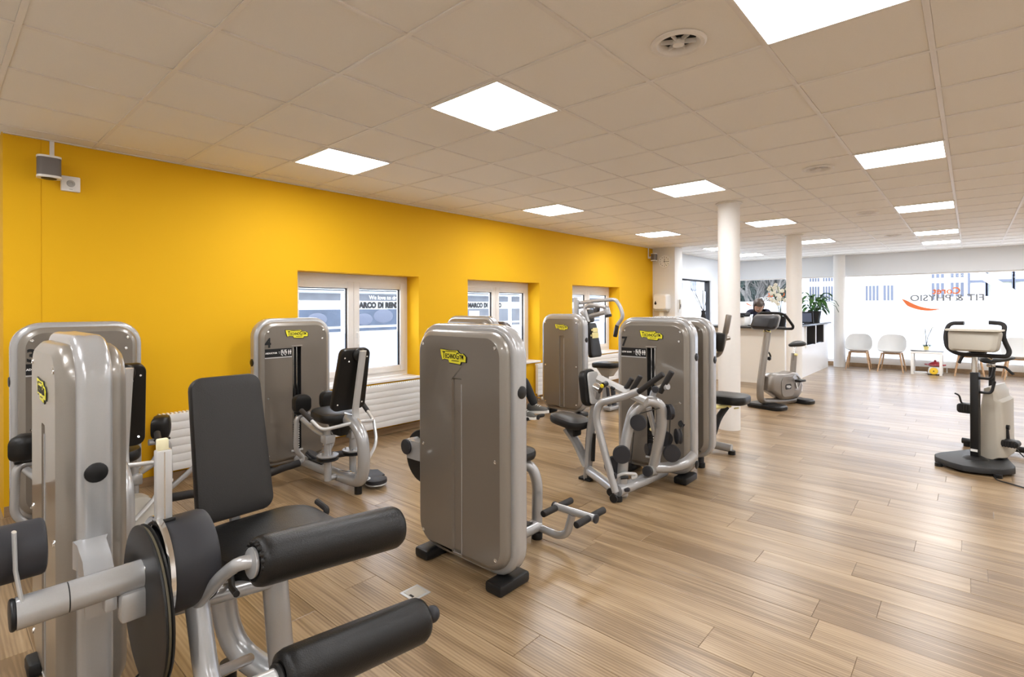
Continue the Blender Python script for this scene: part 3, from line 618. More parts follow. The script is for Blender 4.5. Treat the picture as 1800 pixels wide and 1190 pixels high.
for k in range(7):
    a = k*.9; part('twig', MB().tube([(11.0, 4.28, 1.38), (11.0+.05*math.cos(a), 4.28+.10*math.sin(a)+.03, 1.6), (11.0+.12*math.cos(a), 4.28+.2*math.sin(a)+.06, 1.78+.05*(k % 3))], .006, 6), M_GRY, t)

# ------------------------------------------------------------------ waiting chairs and table
def shell_mb():
    m = MB(); NT, NS = 36, 14; lay = []
    for off in (0, .009):
        rings = []
        for j in range(1, NS+1):
            s = j/NS; ring = []
            for i in range(NT):
                th = 2*PI*i/NT; c = math.cos(th); q = max(0, min(1, (c+.62)/1.62)); q = q*q*(3-2*q); hr = .05+.345*q**.9
                if s < .55: r = .205*s/.55; z = .018*(s/.55)**3
                else:
                    k = (s-.55)/.45; r = .205+.075*math.sin(k*PI/2)*(1-.1*q); z = .018+(hr-.018)*k**1.25
                r += off*(s > .4); ring.append((r*c*(1.0 if c > 0 else .96), r*math.sin(th)*(.88+.08*max(0, (s-.55)/.45)), .435+z-off))
            rings.append(ring)
        ls = [m.loop(q) for q in rings]
        for a, b in zip(ls, ls[1:]): m.bridge(a, b)
        m.f.append(tuple(ls[0])); lay.append(ls)
    m.bridge(lay[0][-1], lay[1][-1]); return m
def make_chair(label):
    t = thing('armchair', label, 'chair', (0, 0, 0), 'white shell chairs by the glass front')
    part('seat_shell', shell_mb(), M_SHELL, t, local=True, ang=60)
    part('under_frame', MB().tube([(.15, -.15, .415), (-.15, -.15, .415)], .013, 8).tube([(.15, .15, .415), (-.15, .15, .415)], .013, 8).tube([(.15, -.16, .41), (.15, .16, .41)], .014, 8).tube([(-.15, -.17, .41), (-.15, .17, .41)], .016, 8), M_OAK, t, local=True)
    for sx in (-1, 1):
        for sy in (-1, 1): part('leg', MB().tube([(.15*sx, .165*sy, .425), (.24*sx, .235*sy, 0)], .020, 10, taper=.62), M_OAK, t, local=True)
    return t
CL = 'white shell armchair on oak legs, '
c0 = make_chair(CL+'beside the column'); c0.location = (14.52, 1.98, 0); c0.rotation_euler = (0, 0, .05)
dup(c0, (14.50, 1.345, 0), -.04, CL+'immediately left of the low white table')
dup(c0, (14.60, .03, 0), .02, CL+'partly hidden behind the beige exercise bike display'); dup(c0, (14.48, -.72, 0), .05, CL+'farthest right, at the edge of the photo')
t = thing('side_table', 'low square white table between the shell chairs', 'table', (14.45, .72, 0))
part('table_top', MB().box((14.45, .72, .475), (.50, .54, .05), .003), M_WPL, t)
for sx in (-1, 1):
    for sy in (-1, 1): part('leg', MB().box((14.45+.222*sx, .72+.242*sy, .225), (.05, .05, .45), .002), M_WPL, t)
orchid('orchid', 'small bare stemmed orchid in a yellow pot on the low white table', 'plant', (14.60, .74, .50), .055, .46, 2, False, mat('yellow_pot', (.75, .62, .22), .4), 6, M_GRY)
for k, (dx, dy, z, m, lb) in enumerate(((-.115, .13, .5, M_GRY, 'dark magazine lying on the left of the low table'), (-.11, -.15, .5, M_GLT, 'grey magazine lying on the right of the low table'), (-.11, .14, .513, M_GRN, 'open grey magazine on top of the dark one on the low table'))):
    single('magazine', MB().box((14.45+dx, .72+dy, z+.0065), (.21, .28, .012), .002, rz=.2-.3*k), m, lb, 'magazine', (14.45+dx, .72+dy, z), 'magazines on the low table')
t = thing('toy_cooker', 'white toy with a yellow round front under the low table', 'toy', (14.42, .58, 0))
part('body', MB().loft([[(14.42+p[0]*k, .58+p[1]*k, z) for p in rrect(.24, .25, .08)] for z, k in ((0, .96), (.03, 1), (.12, .9), (.17, .74), (.18, .6))]), M_WPL, t); part('base', MB().box((14.42, .58, .012), (.25, .26, .024), .01), M_BLK, t)
part('yellow_front', MB().lathe((14.305, .60, .085), (-1, 0, .12), [(.075, 0), (.07, .012), (.04, .016)], 20), mat('toy_yellow', (.85, .55, .02), .35), t); part('dial', MB().ball((14.285, .60, .085), .012, 8, 6), M_BLK, t)
t = thing('red_toy_pan', 'dark red toy lid resting on top of the white toy', 'toy', (14.42, .58, .18)); M_RED = mat('toy_red', (.30, .02, .03), .3)
part('bowl', MB().lathe((14.42, .58, .18), (0, 0, 1), [(.09, 0), (.135, .02), (.13, .04), (.10, .075), (.05, .10)], 24), M_RED, t); part('knob', MB().ball((14.42, .58, .295), .025, 10, 8), M_RED, t); part('handle', MB().tube([(14.42, .71, .21), (14.42, .76, .215)], .016, 8).tube([(14.42, .45, .21), (14.42, .40, .215)], .016, 8), M_RED, t)
for k in range(3): single('paper_stack', MB().box((14.45+.012*k, .85-.008*k, .0075+.0125*k), (.20, .22, .012), .001, rz=.06*k), (M_WPL, M_CLAY, M_WPL)[k], ('bottom', 'middle', 'top')[k]+' sheaf of papers on the floor under the low table', 'papers', (14.45, .85, .002+.012*k), 'papers under the low table')
# ------------------------------------------------------------------ weight towers of the machines
def badge_parts():
    k = .0008; kz = .00063
    pt = [(303, 376), (395, 384), (480, 381), (497, 402), (520, 408), (533, 404), (545, 412), (565, 432), (562, 476), (517, 476), (508, 498), (398, 490), (390, 466), (345, 460), (325, 470), (310, 420)]
    out = [((x-435)*k, -(y-437)*kz) for x, y in pt]
    tx = MB(); x = -.083
    for s, sz, dz in (('T', .054, .002), ('ECHNO', .036, -.003), ('G', .052, 0), ('YM', .036, -.003)):
        a = text_mb(s, sz, (0, 0, 0), (1, 0, 0), (0, 1, 0), .0006, .0008, align='LEFT', sx=.92); lo = min(v.x for v in a.v); hi = max(v.x for v in a.v)
        for v in a.v: v.x += x-lo; v.y += dz
        x += hi-lo+.003; tx.join(a)
    w_ = max(v.x for v in tx.v)-min(v.x for v in tx.v)
    for v in tx.v: v.x = -.086+(v.x-min(-.083, v.x) if False else (v.x+.083)*.172/w_); v.y += .004
    ln = MB().span((-.06, .027, .0), (.03, .031, .0006)).span((-.01, -.024, 0), (.05, -.020, .0006))
    tx.join(ln); return out, tx
BADGE = badge_parts()
def tower(t, org, rz, w=.72, h=1.39, rear=True, front=None, groove=.0, badge_rear=True, badge_at=1.208, plug_z=(1.04,), feet='box', side=-1, zb=.055, gz=(.11, 1.09), badge_y=0., rear_bolts=True):
    M = Matrix.Translation(Vector(org)) @ Matrix.Rotation(rz, 4, 'Z'); zc = (h+zb)/2; H = h-zb; R0 = .165
    def ring(x, ins): return [M@Vector((x, p[0], zc+p[1])) for p in rrect(w-2*ins, H-2*ins, R0-ins*.9, 7)]
    fr = MB().loft([ring(x, i) for x, i in ((-.050, .05), (-.050, .024), (-.047, .012), (-.038, .003), (-.024, 0), (-.011, .0015), (0, .0015), (.011, .0015), (.024, 0), (.038, .003), (.047, .012), (.050, .024), (.050, .05))])
    part('weight_tower_frame', fr, M_SIL, t, ang=50)
    for sg, nm in ((-1, 'rear_panel'), (1, 'front_panel')):
        part(nm+'_bevel', MB().loft([ring(sg*x, i) for x, i in ((.0495, .034), (.072, .037), (.082, .046), (.097, .066), (.0985, .070))], cap1=False), M_TAUM, t, ang=40)
        outer = ring(sg*.0985, .0695); xw = sg*.0985
        if sg < 0 and rear:
            a, b = groove-.042, groove+.042; z0, z1 = gz
            hole = [M@Vector((xw, p[0]+groove, (z0+z1)/2+p[1])) for p in rrect(.084, z1-z0, .012, 3)]
            hin = [M@Vector((xw+.012, p[0]+groove, (z0+z1)/2+p[1])) for p in rrect(.070, z1-z0-.014, .009, 3)]
            mb = holed(outer, [hole], M.to_3x3()@Vector((sg, 0, 0))); mb.loft([hole, hin], cap0=False); part(nm, mb, M_TAU, t, ang=25)
            part('groove_rim', MB().tube([M@Vector((xw-.0005, a+.004, z1-.03)), M@Vector((xw-.0005, a+.004, z0+.012)), M@Vector((xw-.0005, b-.012, z0+.006))], .0028, 6), M_SIL, t)
        elif sg > 0 and front:
            z0, z1 = .185, 1.125; a, b = -.040, .040
            hole = [M@Vector((xw, y, z)) for y, z in ((a, z0), (b, z0), (b, z1), (a, z1))]; hin = [M@Vector((xw-.047, y, z)) for y, z in ((a, z0), (b, z0), (b, z1), (a, z1))]
            part(nm, holed(outer, [hole], M.to_3x3()@Vector((1, 0, 0))), M_TAU, t, ang=25)
            part('weight_slot', MB().loft([hole, hin], cap0=False), M_DRK, t)
            rod = MB()
            for y in (-.016, .016): rod.cyl(M@Vector((xw-.036, y, z0)), M@Vector((xw-.036, y, z1)), .006, n=8)
            part('guide_rods', rod, M_CHR, t)
            st = MB()
            for k in range(11): st.join(MB().box((xw-.026, 0, z0+.014+k*.021), (.036, .074, .017)).xf(M))
            o = part('weight_plates', st, M_BLK, t, smooth=False); o['kind'] = 'stuff'
            tk = MB()
            for k in range(11): tk.join(MB().box((xw-.0075, .018, z0+.014+k*.021), (.002, .014, .009)).xf(M))
            o = part('weight_numbers', tk, M_WPL, t, smooth=False); o['kind'] = 'stuff'
            part('selector_pin', MB().cyl(M@Vector((xw-.03, 0, z0+.235)), M@Vector((xw+.012, 0, z0+.235)), .014, bev=.003), M_YLP, t)
            part('slot_sill', MB().box((xw+.002, 0, z0-.012), (.012, .11, .018), .004).xf(M), M_SILW, t); part('slot_lintel', MB().box((xw+.003, 0, z1+.008), (.01, .10, .014), .003).xf(M), M_TAUM, t)
            num, lab = front
            y0, y1 = -.30+.0, -.048
            part('instruction_strip', MB().span((xw, -.290, 1.045), (xw+.003, y1, 1.118)).xf(M), M_BLK, t); part('strip_edge', MB().span((xw, -.290, 1.034), (xw+.004, y1, 1.043)).xf(M), M_SILW, t)
            part('number', text_mb(num, .115, M@Vector((xw+.001, -.262, 1.168)), M.to_3x3()@Vector((0, 1, 0)), (0, 0, 1), .001, .004, sx=.9), M_BLK, t, smooth=False)
            pc = text_mb(lab, .019, M@Vector((xw+.004, -.235, 1.08)), M.to_3x3()@Vector((0, 1, 0)), (0, 0, 1), .0005, .0006)
            for k, yy in enumerate((-.135, -.105)):   # small seated figures with their frames
                b = MB().span((xw+.003, yy-.012, 1.058), (xw+.0042, yy-.007, 1.106)).span((xw+.003, yy-.012, 1.102), (xw+.0042, yy+.008, 1.106)).span((xw+.003, yy-.012, 1.058), (xw+.0042, yy+.004, 1.062)).span((xw+.003, yy+.004, 1.068), (xw+.0042, yy+.010, 1.092)).span((xw+.003, yy-.004, 1.078), (xw+.0042, yy+.006, 1.083)).ball((xw+.004, yy-.001, 1.093), .005, 8, 6)
                b.span((xw+.003, yy-.002, 1.052), (xw+.0042, yy+.002, 1.057)); pc.join(b.xf(M))
            for yy in (-.078, -.060): pc.join(MB().ball((xw+.004, yy, 1.100), .004, 8, 6).ball((xw+.0035, yy, 1.084), .007, 8, 6, (.4, 1, 1.7)).ball((xw+.0035, yy, 1.066), .004, 8, 6, (.4, 1, 1.6)).xf(M))
            pc.join(MB().span((xw+.003, -.17, 1.085), (xw+.004, -.155, 1.088)).span((xw+.003, -.165, 1.072), (xw+.004, -.160, 1.075)).xf(M))
            o = part('strip_print', pc, M_WPL, t, smooth=False)
        else:
            mb = MB(); mb.f.append(tuple(mb.loop(outer))); part(nm, mb, M_TAU, t, ang=25)
        bl_ = []
        if (sg < 0 and rear and rear_bolts) or (sg > 0 and front): bl_ = [(y, z) for z in (.17, .68, 1.27) for y in (-w/2+.10, w/2-.10)]
        if sg > 0 and front: bl_.append((w/2-.11, 1.19))
        if bl_:
            me = mesh_of('bolt', MB().lathe((0, 0, 0), (sg, 0, 0), [(.011, 0), (.0105, .003), (.007, .0035), (.0055, .001)], 12), M_CHR)
            for y, z in bl_:
                o = share('bolt', me, t, M@Vector((xw, y, z))); o.rotation_euler = (0, 0, rz)
        if (sg < 0 and badge_rear) or (sg > 0 and front and num != '3'):
            out, tx = BADGE; X = M.to_3x3()@Vector((0, sg, 0)); N = M.to_3x3()@Vector((sg, 0, 0)); O = M@Vector((xw, badge_y*1.0, badge_at))
            def P(x, y, z): return O+X*x+Vector((0, 0, y))+N*z
            part('badge_border', MB().loft([[P(x*1.06+.001, y*1.12-.001, z) for x, y in out] for z in (0, .003)]), M_BLK, t, smooth=False)
            b = part('badge', MB().loft([[P(x, y, z) for x, y in out] for z in (.003, .005)]), M_YLW, t, 'yellow maker badge', smooth=False)
            tb_ = MB(); tb_.v = [P(v.x, v.y, v.z+.0055) for v in tx.v]; tb_.f = tx.f; part('badge_lettering', tb_, M_BLK, b, smooth=False)
    for z in plug_z: part('side_plug', MB().lathe(M@Vector((0, side*(w/2-.002), z)), M.to_3x3()@Vector((0, side, 0)), [(.034, 0), (.033, .005), (.028, .008)], 20), M_BLK, t)
    for sg in (-1, 1):
        if feet == 'box': part('foot', MB().box((-.005, sg*(w/2-.10), .029), (.235, .115, .058), .014).xf(M), M_BLK, t)
        else:
            f_ = part('foot', MB().cyl(M@Vector((0, sg*(w/2-.13), .03)), M@Vector((0, sg*(w/2-.13), .10)), .026), M_GRY, t); part('rubber_cap', MB().cyl(M@Vector((0, sg*(w/2-.13), 0)), M@Vector((0, sg*(w/2-.13), .045)), .036, bev=.004), M_BLK, f_)
    return M
def grip(name, p, q, r, par, m=None): return part(name, MB().cyl(p, q, r, bev=r*.25, n=16), m or M_RUB, par)

# ------------------------------------------------------------------ 1: leg curl machine in the foreground
t = thing('leg_curl_machine', 'foreground leg curl machine with two black rollers and a big pulley disc', 'gym machine', (.55, 2.1, 0), 'strength machines')
tower(t, (.385, 2.61, 0), 0, plug_z=(.92,), badge_y=-.01, groove=-.02, gz=(.11, 1.055), badge_at=1.178)
PY, PZ = 1.85, .695
part('pivot_tube', MB().cyl((.150, PY, PZ), (.252, PY, PZ), .041, n=28).cyl((.255, PY, PZ), (.425, PY, PZ), .041, n=28), M_SIL, t); part('tube_end_cap', MB().cyl((.138, PY, PZ), (.150, PY, PZ), .041, n=28, bev=.005), M_BLK, t); part('tube_joint', MB().cyl((.2515, PY, PZ), (.2555, PY, PZ), .0395, n=28), M_DRK, t)
part('mount_bracket', MB().loft([[(x, y, z) for x, z in ((a, .61), (b, .61), (b, zt), (a, zt))] for a, b, y, zt in ((.292, .362, 1.86, .712), (.318, .390, 2.06, .698), (.330, .408, 2.23, .694), (.322, .418, 2.257, .702))]), M_SIL, t)
part('stop_block', MB().box((.40, 1.83, .625), (.075, .05, .085), .012).box((.345, 1.84, .645), (.03, .03, .04), .006), M_SIL, t)
dc = Vector((.436, PY, .598))
part('pulley_disc', MB().lathe(dc-Vector((.014, 0, 0)), (1, 0, 0), [(.05, 0), (.215, .0), (.230, .003), (.231, .008), (.221, .011), (.221, .017), (.231, .020), (.226, .026), (.05, .028)], 48), M_BLK, t, ang=25)
part('belt', MB().lathe(dc+Vector((.0, 0, 0)), (1, 0, 0), [(.2245, -.003), (.2245, .003)], 48, (False, False)), mat('olive_belt', (.10, .085, .05), .6), t)
part('disc_bolt', MB().lathe((.425, PY-.035, PZ+.028), (-1, 0, 0), [(.008, 0), (.007, .004)], 10).lathe((.425, PY+.03, PZ-.03), (-1, 0, 0), [(.008, 0), (.007, .004)], 10), M_CHR, t)
part('chrome_ring', MB().lathe((.462, PY, PZ), (1, 0, 0), [(.13, -.008), (.152, -.008), (.155, -.004), (.155, .008), (.146, .012)], 40, (False, False)), M_CHR, t, ang=25); part('drum', MB().lathe((.472, PY, PZ), (1, 0, 0), [(.10, 0), (.139, 0), (.141, .004), (.141, .11), (.137, .122), (.12, .128)], 40), M_GRY, t, ang=30)
part('adjustment_post', MB().box((.478, PY, .945), (.042, .03, .215), .004), M_SILW, t); part('post_slot', MB().box((.478, PY-.0155, .945), (.003, .002, .205)), M_CHR, t); part('post_tip', MB().box((.476, PY, 1.068), (.03, .022, .036), .004), M_CRM, t); part('post_collar', MB().box((.48, PY, .838), (.052, .045, .012), .003), M_BLK, t)
part('counterweight_roll', MB().cyl((-.25, 1.95, .822), (.218, 1.95, .822), .076, n=32, bev=.01), M_GRY, t); part('roll_bracket', MB().tube([(.162, PY-.01, .72), (.152, 1.872, .80), (.150, 1.875, .90)], .016, 10, rb=.005, hint=(1, 0, 0)), M_SILW, t)
part('swing_arm', MB().tube([(.553, PY-.012, .672), (.556, 1.72, .37), (.56, 1.62, .26), (.565, 1.47, .36), (.59, 1.455, .446)], .034, 20, fil=.07), M_SIL, t); part('arm_collar', MB().cyl((.552, PY-.02, .665), (.553, PY-.065, .635), .044, n=24), M_BLK, t)
part('upper_roller_arm', MB().tube([(0.544, 1.800, 0.559), (0.587, 1.680, 0.685), (0.610, 1.620, 0.731), (.655, 1.60, .728)], .020, 14, fil=.05), M_SIL, t)
part('roller_flange', MB().cyl((.633, 1.60, .728), (.643, 1.60, .727), .044, n=26, bev=.002), M_SIL, t)
def roller(p, q, r):
    p = Vector(p); q = Vector(q); L = (q-p).length
    return MB().lathe(p, q-p, [(.035, .004), (r*.72, -.004), (r*.92, .004), (r*.99, .020), (r, .04), (r, L-.035), (r*.985, L-.018), (r*.90, L-.004), (r*.70, L+.002), (r*.66, L-.004)], 36)
part('upper_roller', roller((.646, 1.60, .726), (1.155, 1.60, .672), .074), M_VIN, t, ang=50)
pl = MB()
for k in range(18):
    a = 2*PI*k/18; pl.ball((.652, 1.60+math.cos(a)*.058, .726+math.sin(a)*.058), .011, 8, 6, (1.0, .6, .9), R=Matrix.Rotation(a, 3, 'X'))
part('gathered_seam', pl, M_VIN, t)
part('lower_roller_sleeve', MB().cyl((.545, 1.455, .452), (.645, 1.455, .442), .034, n=22), M_SILW, t); part('sleeve_collar', MB().cyl((.640, 1.455, .442), (.655, 1.455, .441), .044, n=24, bev=.003), M_BLK, t)
part('lower_roller', roller((.656, 1.455, .440), (1.155, 1.455, .385), .074), M_VIN, t, ang=50)
part('roller_end_knob', MB().cyl((1.155, 1.455, .385), (1.178, 1.455, .3825), .016).ball((1.203, 1.455, .380), .029, 14, 10), M_GRY, t)
bu = Vector((0, .13, .57)).normalized()
part('backrest', MB().pad((.853, 2.35, .905), (1, 0, 0), bu, .300, .585, .055, .05, .016, top=.93), M_VINB, t)
part('backrest_post', MB().tube([(.86, 2.30, .50), (.86, 2.345, .66), (.855, 2.415, 1.02)], .022, 8, rb=.016, fil=.05), M_SIL, t)
part('seat', MB().pad((.905, 2.06, .575), (1, 0, 0), (0, 1, .02), .46, .44, .075, .13, .024, dome=.012, n=8), M_VIN, t)
part('seat_plate', MB().box((.90, 2.08, .525), (.30, .32, .022), .004), M_BLK, t)
part('seat_handle', MB().tube([(1.14, 2.14, .55), (1.16, 2.1, .60), (1.16, 2.2, .615)], .013, 10, fil=.03), M_RUB, t)
part('front_column', MB().tube([(.835, 1.90, .545), (.845, 1.88, .30), (.86, 1.86, .045)], .044, 20), M_SIL, t); part('cross_tube', MB().cyl((.50, 1.885, .545), (.83, 1.885, .505), .028), M_SIL, t)
part('seat_column', MB().tube([(.775, 2.18, .53), (.765, 2.2, .32), (.80, 2.16, .14), (.90, 1.98, .055), (.93, 1.75, .055)], .046, 20, fil=.10), M_SIL, t)
part('base_tube', MB().tube([(.47, 2.25, .075), (.62, 1.98, .065), (.93, 1.72, .055)], .04, 18, fil=.08), M_SIL, t); part('brace_tube', MB().cyl((0.568, 1.720, 0.373), (0.768, 1.950, 0.220), .018), M_SIL, t)
part('cable', MB().tube([(.452, 1.95, .42), (.49, 2.16, .22), (.47, 2.26, .13)], .005, 6), M_BLK, t); part('base_foot', MB().cyl((.93, 1.75, 0), (.93, 1.75, .03), .04, bev=.004).cyl((.78, 2.18, 0), (.78, 2.18, .1), .03), M_BLK, t)
part('adjust_lever', MB().tube([(.70, 1.93, .565), (.655, 1.80, .575), (.64, 1.72, .59)], .010, 8), M_BLK, t)

# ------------------------------------------------------------------ 2, 3: hip machines facing the wall towers
def hip_machine(lab, num, name, x0, kx, open_u, bsc=0):
    D = Vector((x0-1.90, 0, 0)); cx = x0+.36
    t = thing('hip_machine', lab, 'gym machine', (cx, 4.1, 0), 'strength machines')
    tower(t, (cx, 4.75, 0), -PI/2, front=(num, name), badge_rear=False, rear=False, badge_at=1.243, plug_z=(1.0,), side=-1)
    X = lambda u: cx+.02+u
    # spine: base tube, hooked post, foot
    part('spine_tube', MB().tube([(X(0), 4.66, .085), (X(0), 3.80, .085), (X(0), 3.62, .10), (X(0), 3.575, .25), (X(0), 3.60, .47), (X(0), 3.72, .565), (X(0), 3.86, .575)], .048, 20, fil=.13), M_SIL, t)
    part('spine_foot', MB().cyl((X(0), 3.665, 0), (X(0), 3.665, .07), .03, n=16), M_BLK, t); part('tread_pad', MB().box((X(0), 4.32, .131), (.055, .24, .012), .004), M_BLK, t)
    part('backrest_bar', MB().tube([(X(.02), 3.70, .50), (X(.02), 3.74, .63), (X(.02), 3.62, 1.14)], .032, 8, rb=.014, hint=(0, 1, 0), fil=.05), M_SILW, t)
    bu = Vector((0, -.13, .52)).normalized()
    b = part('backrest', MB().pad((X(0), 3.765, .905), (-1, 0, 0), bu, .30, .52, .06, .05, .016, top=.86), M_VIN, t)
    part('backrest_bump', MB().ball((X(.02), 3.675, 1.105), .055, 14, 10, (1, .5, 1)), M_VIN, b)
    bm_ = MB()
    for dx, dz in ((-.11, -.2), (.11, -.2), (-.1, .18), (.1, .18), (-.06, .15), (.06, .15)): bm_.lathe((X(dx), 3.735-.13*dz/.52, .905+dz), (0, -1, .25), [(.008, 0), (.006, .004)], 8)
    part('backrest_bolts', bm_, M_CHR, b)
    part('seat', MB().pad((X(-.01), 4.02, .585), (1, 0, 0), (0, 1, .03), .36, .42, .075, .15, .024, top=.8, dome=.01, n=8), M_VIN, t); part('seat_mount', MB().loft([[(X(p[0]*k), 3.93+p[1]*k, z) for p in rrect(.16, .24, .04)] for z, k in ((.43, .5), (.50, .8), (.545, 1))]), M_BLK, t)
    # handles
    for sg in (-1, 1):
        part('handle_tube', MB().tube([(X(.01*sg), 3.70, .565), (X(.14*sg), 3.74, .545), (X(.235*sg), 3.80, .525), (X(.26*sg), 3.95, .60)], .014, 12, fil=.05), M_SILW, t)
        grip('handle_grip', (X(.255*sg), 3.92, .585), (X(.275*sg), 4.06, .655), .02, t, M_RUB if not (num == '3' and sg > 0) else M_RUB)
    part('handle_stay', MB().tube([(X(.235), 3.80, .525), (X(.20), 3.70, .36), (X(.05), 3.61, .26)], .013, 10, fil=.08), M_SILW, t)
    # pivot posts with discs and swinging knee arms
    for sg in (-1, 1):
        px_ = X(.115*sg); py = 3.93
        part('pivot_post', MB().cyl((px_, py, .075), (px_, py, .50), .030, n=18), M_SIL, t); part('post_block', MB().box((px_, py, .415), (.085, .09, .07), .012), M_SIL, t)
        d_ = part('pivot_disc', MB().lathe((px_, py, .245), (0, 0, 1), [(.085, 0), (.088, .006), (.080, .012), (.080, .020), (.088, .026), (.085, .032)], 28), M_BLK, t, ang=25)
        part('disc_plate', MB().cyl((px_, py, .277), (px_, py, .285), .086, n=28), M_SIL, d_)
        for a in (.3, 2.2, 4.2): part('disc_screw', MB().cyl((px_+.062*math.cos(a), py+.062*math.sin(a), .285), (px_+.062*math.cos(a), py+.062*math.sin(a), .298), .007, n=8), M_CHR, d_)
        ku = open_u*sg; ky = 4.36 if open_u < .25 else 4.26
        part('knee_arm', MB().tube([(px_, py, .43), (X(ku*.8), 4.14, .44), (X(ku), ky-.02, .52)], .022, 12, fil=.08), M_SIL, t)
        part('knee_arm_upright', MB().tube([(X(ku-.075*sg), ky, .555), (X(ku+.04*sg), ky, .55), (X(ku+.05*sg), ky, .25), (X(ku-.03*sg), ky-.01, .165), (X(ku+.08*sg), ky-.02, .14)], .022, 12, fil=.06), M_SIL, t)
        part('knee_pad', MB().pad((X(ku), ky, .652), (1, 0, 0), (0, 0, 1), .15, .155, .085, .05, .02, bow=.012) if open_u < .25 else MB().pad((X(ku), ky-.02, .655), (.35, 1, 0), (0, 0, 1), .16, .155, .10, .05, .025, bow=-.02), M_VIN, t)
        part('pad_plate', MB().box((X(ku), ky, .566), (.10, .05, .014), .003), M_BLK, t)
        part('foot_rest', MB().tube([(X(ku+.03*sg), ky-.02, .145), (X(ku+.16*sg), ky-.03, .14), (X(ku+.30*sg), ky-.05, .125)], .030, 14), M_RUB, t)
    part('post_bridge', MB().cyl((X(-.115), 3.93, .09), (X(.115), 3.93, .09), .022), M_SIL, t); part('link_rod', MB().tube([(X(-.06), 3.84, .16), (X(.05), 3.80, .12), (X(.05), 3.86, .12)], .008, 8), M_CHR, t)
    part('pulley_cover', MB().lathe((X(.19), 3.70, .035), (0, 0, 1), [(.085, 0), (.09, .006), (.088, .03), (.07, .036)], 28).loft([[(X(.20)+p[0], 3.80+p[1], z) for p in ((-.09, -.10), (.10, -.06), (.14, .10), (.02, .20), (-.09, .10))] for z in (.04, .066)]), M_GRY, t)
    part('cover_ring', MB().lathe((X(.11), 3.74, .067), (0, 0, 1), [(.03, 0), (.045, 0), (.045, .01), (.03, .01)], 20, (False, False)).lathe((X(.19), 3.70, .022), (0, 0, 1), [(.084, 0), (.088, .004), (.084, .012)], 24), M_SILW, t)
    part('guide_pulley', MB().lathe((X(.02), 4.45, .13), (.6, -.4, 1), [(.07, 0), (.075, .01), (.068, .02), (.075, .03), (.07, .04)], 24), M_GRY, t)
    return t, X
t, X = hip_machine('hip machine with outward knee pads against the yellow wall, numbered 3', '3', 'ADDUCTOR', .36, 0, .35)
part('release_lever', MB().tube([(X(.26), 3.78, .34), (X(.36), 3.76, .42), (X(.44), 3.74, .50), (X(.50), 3.72, .525)], .016, 12, fil=.06), M_SIL, t); grip('lever_tip', (X(.485), 3.725, .518), (X(.56), 3.70, .552), .017, t, M_CRM)
part('weight_horn', MB().loft([[(X(.02)+p[0], 3.75+p[1]*.5, .27+p[1]*.9) for p in rrect(.30, .2, .07)], [(X(.02)+p[0], 3.65+p[1]*.5, .27+p[1]*.9) for p in rrect(.30, .2, .07)]]), M_CLAY, t)
hip_machine('hip machine with closed knee pads under the nearest window, numbered 4', '4', 'ABDUCTOR', 1.90, 0, .125)

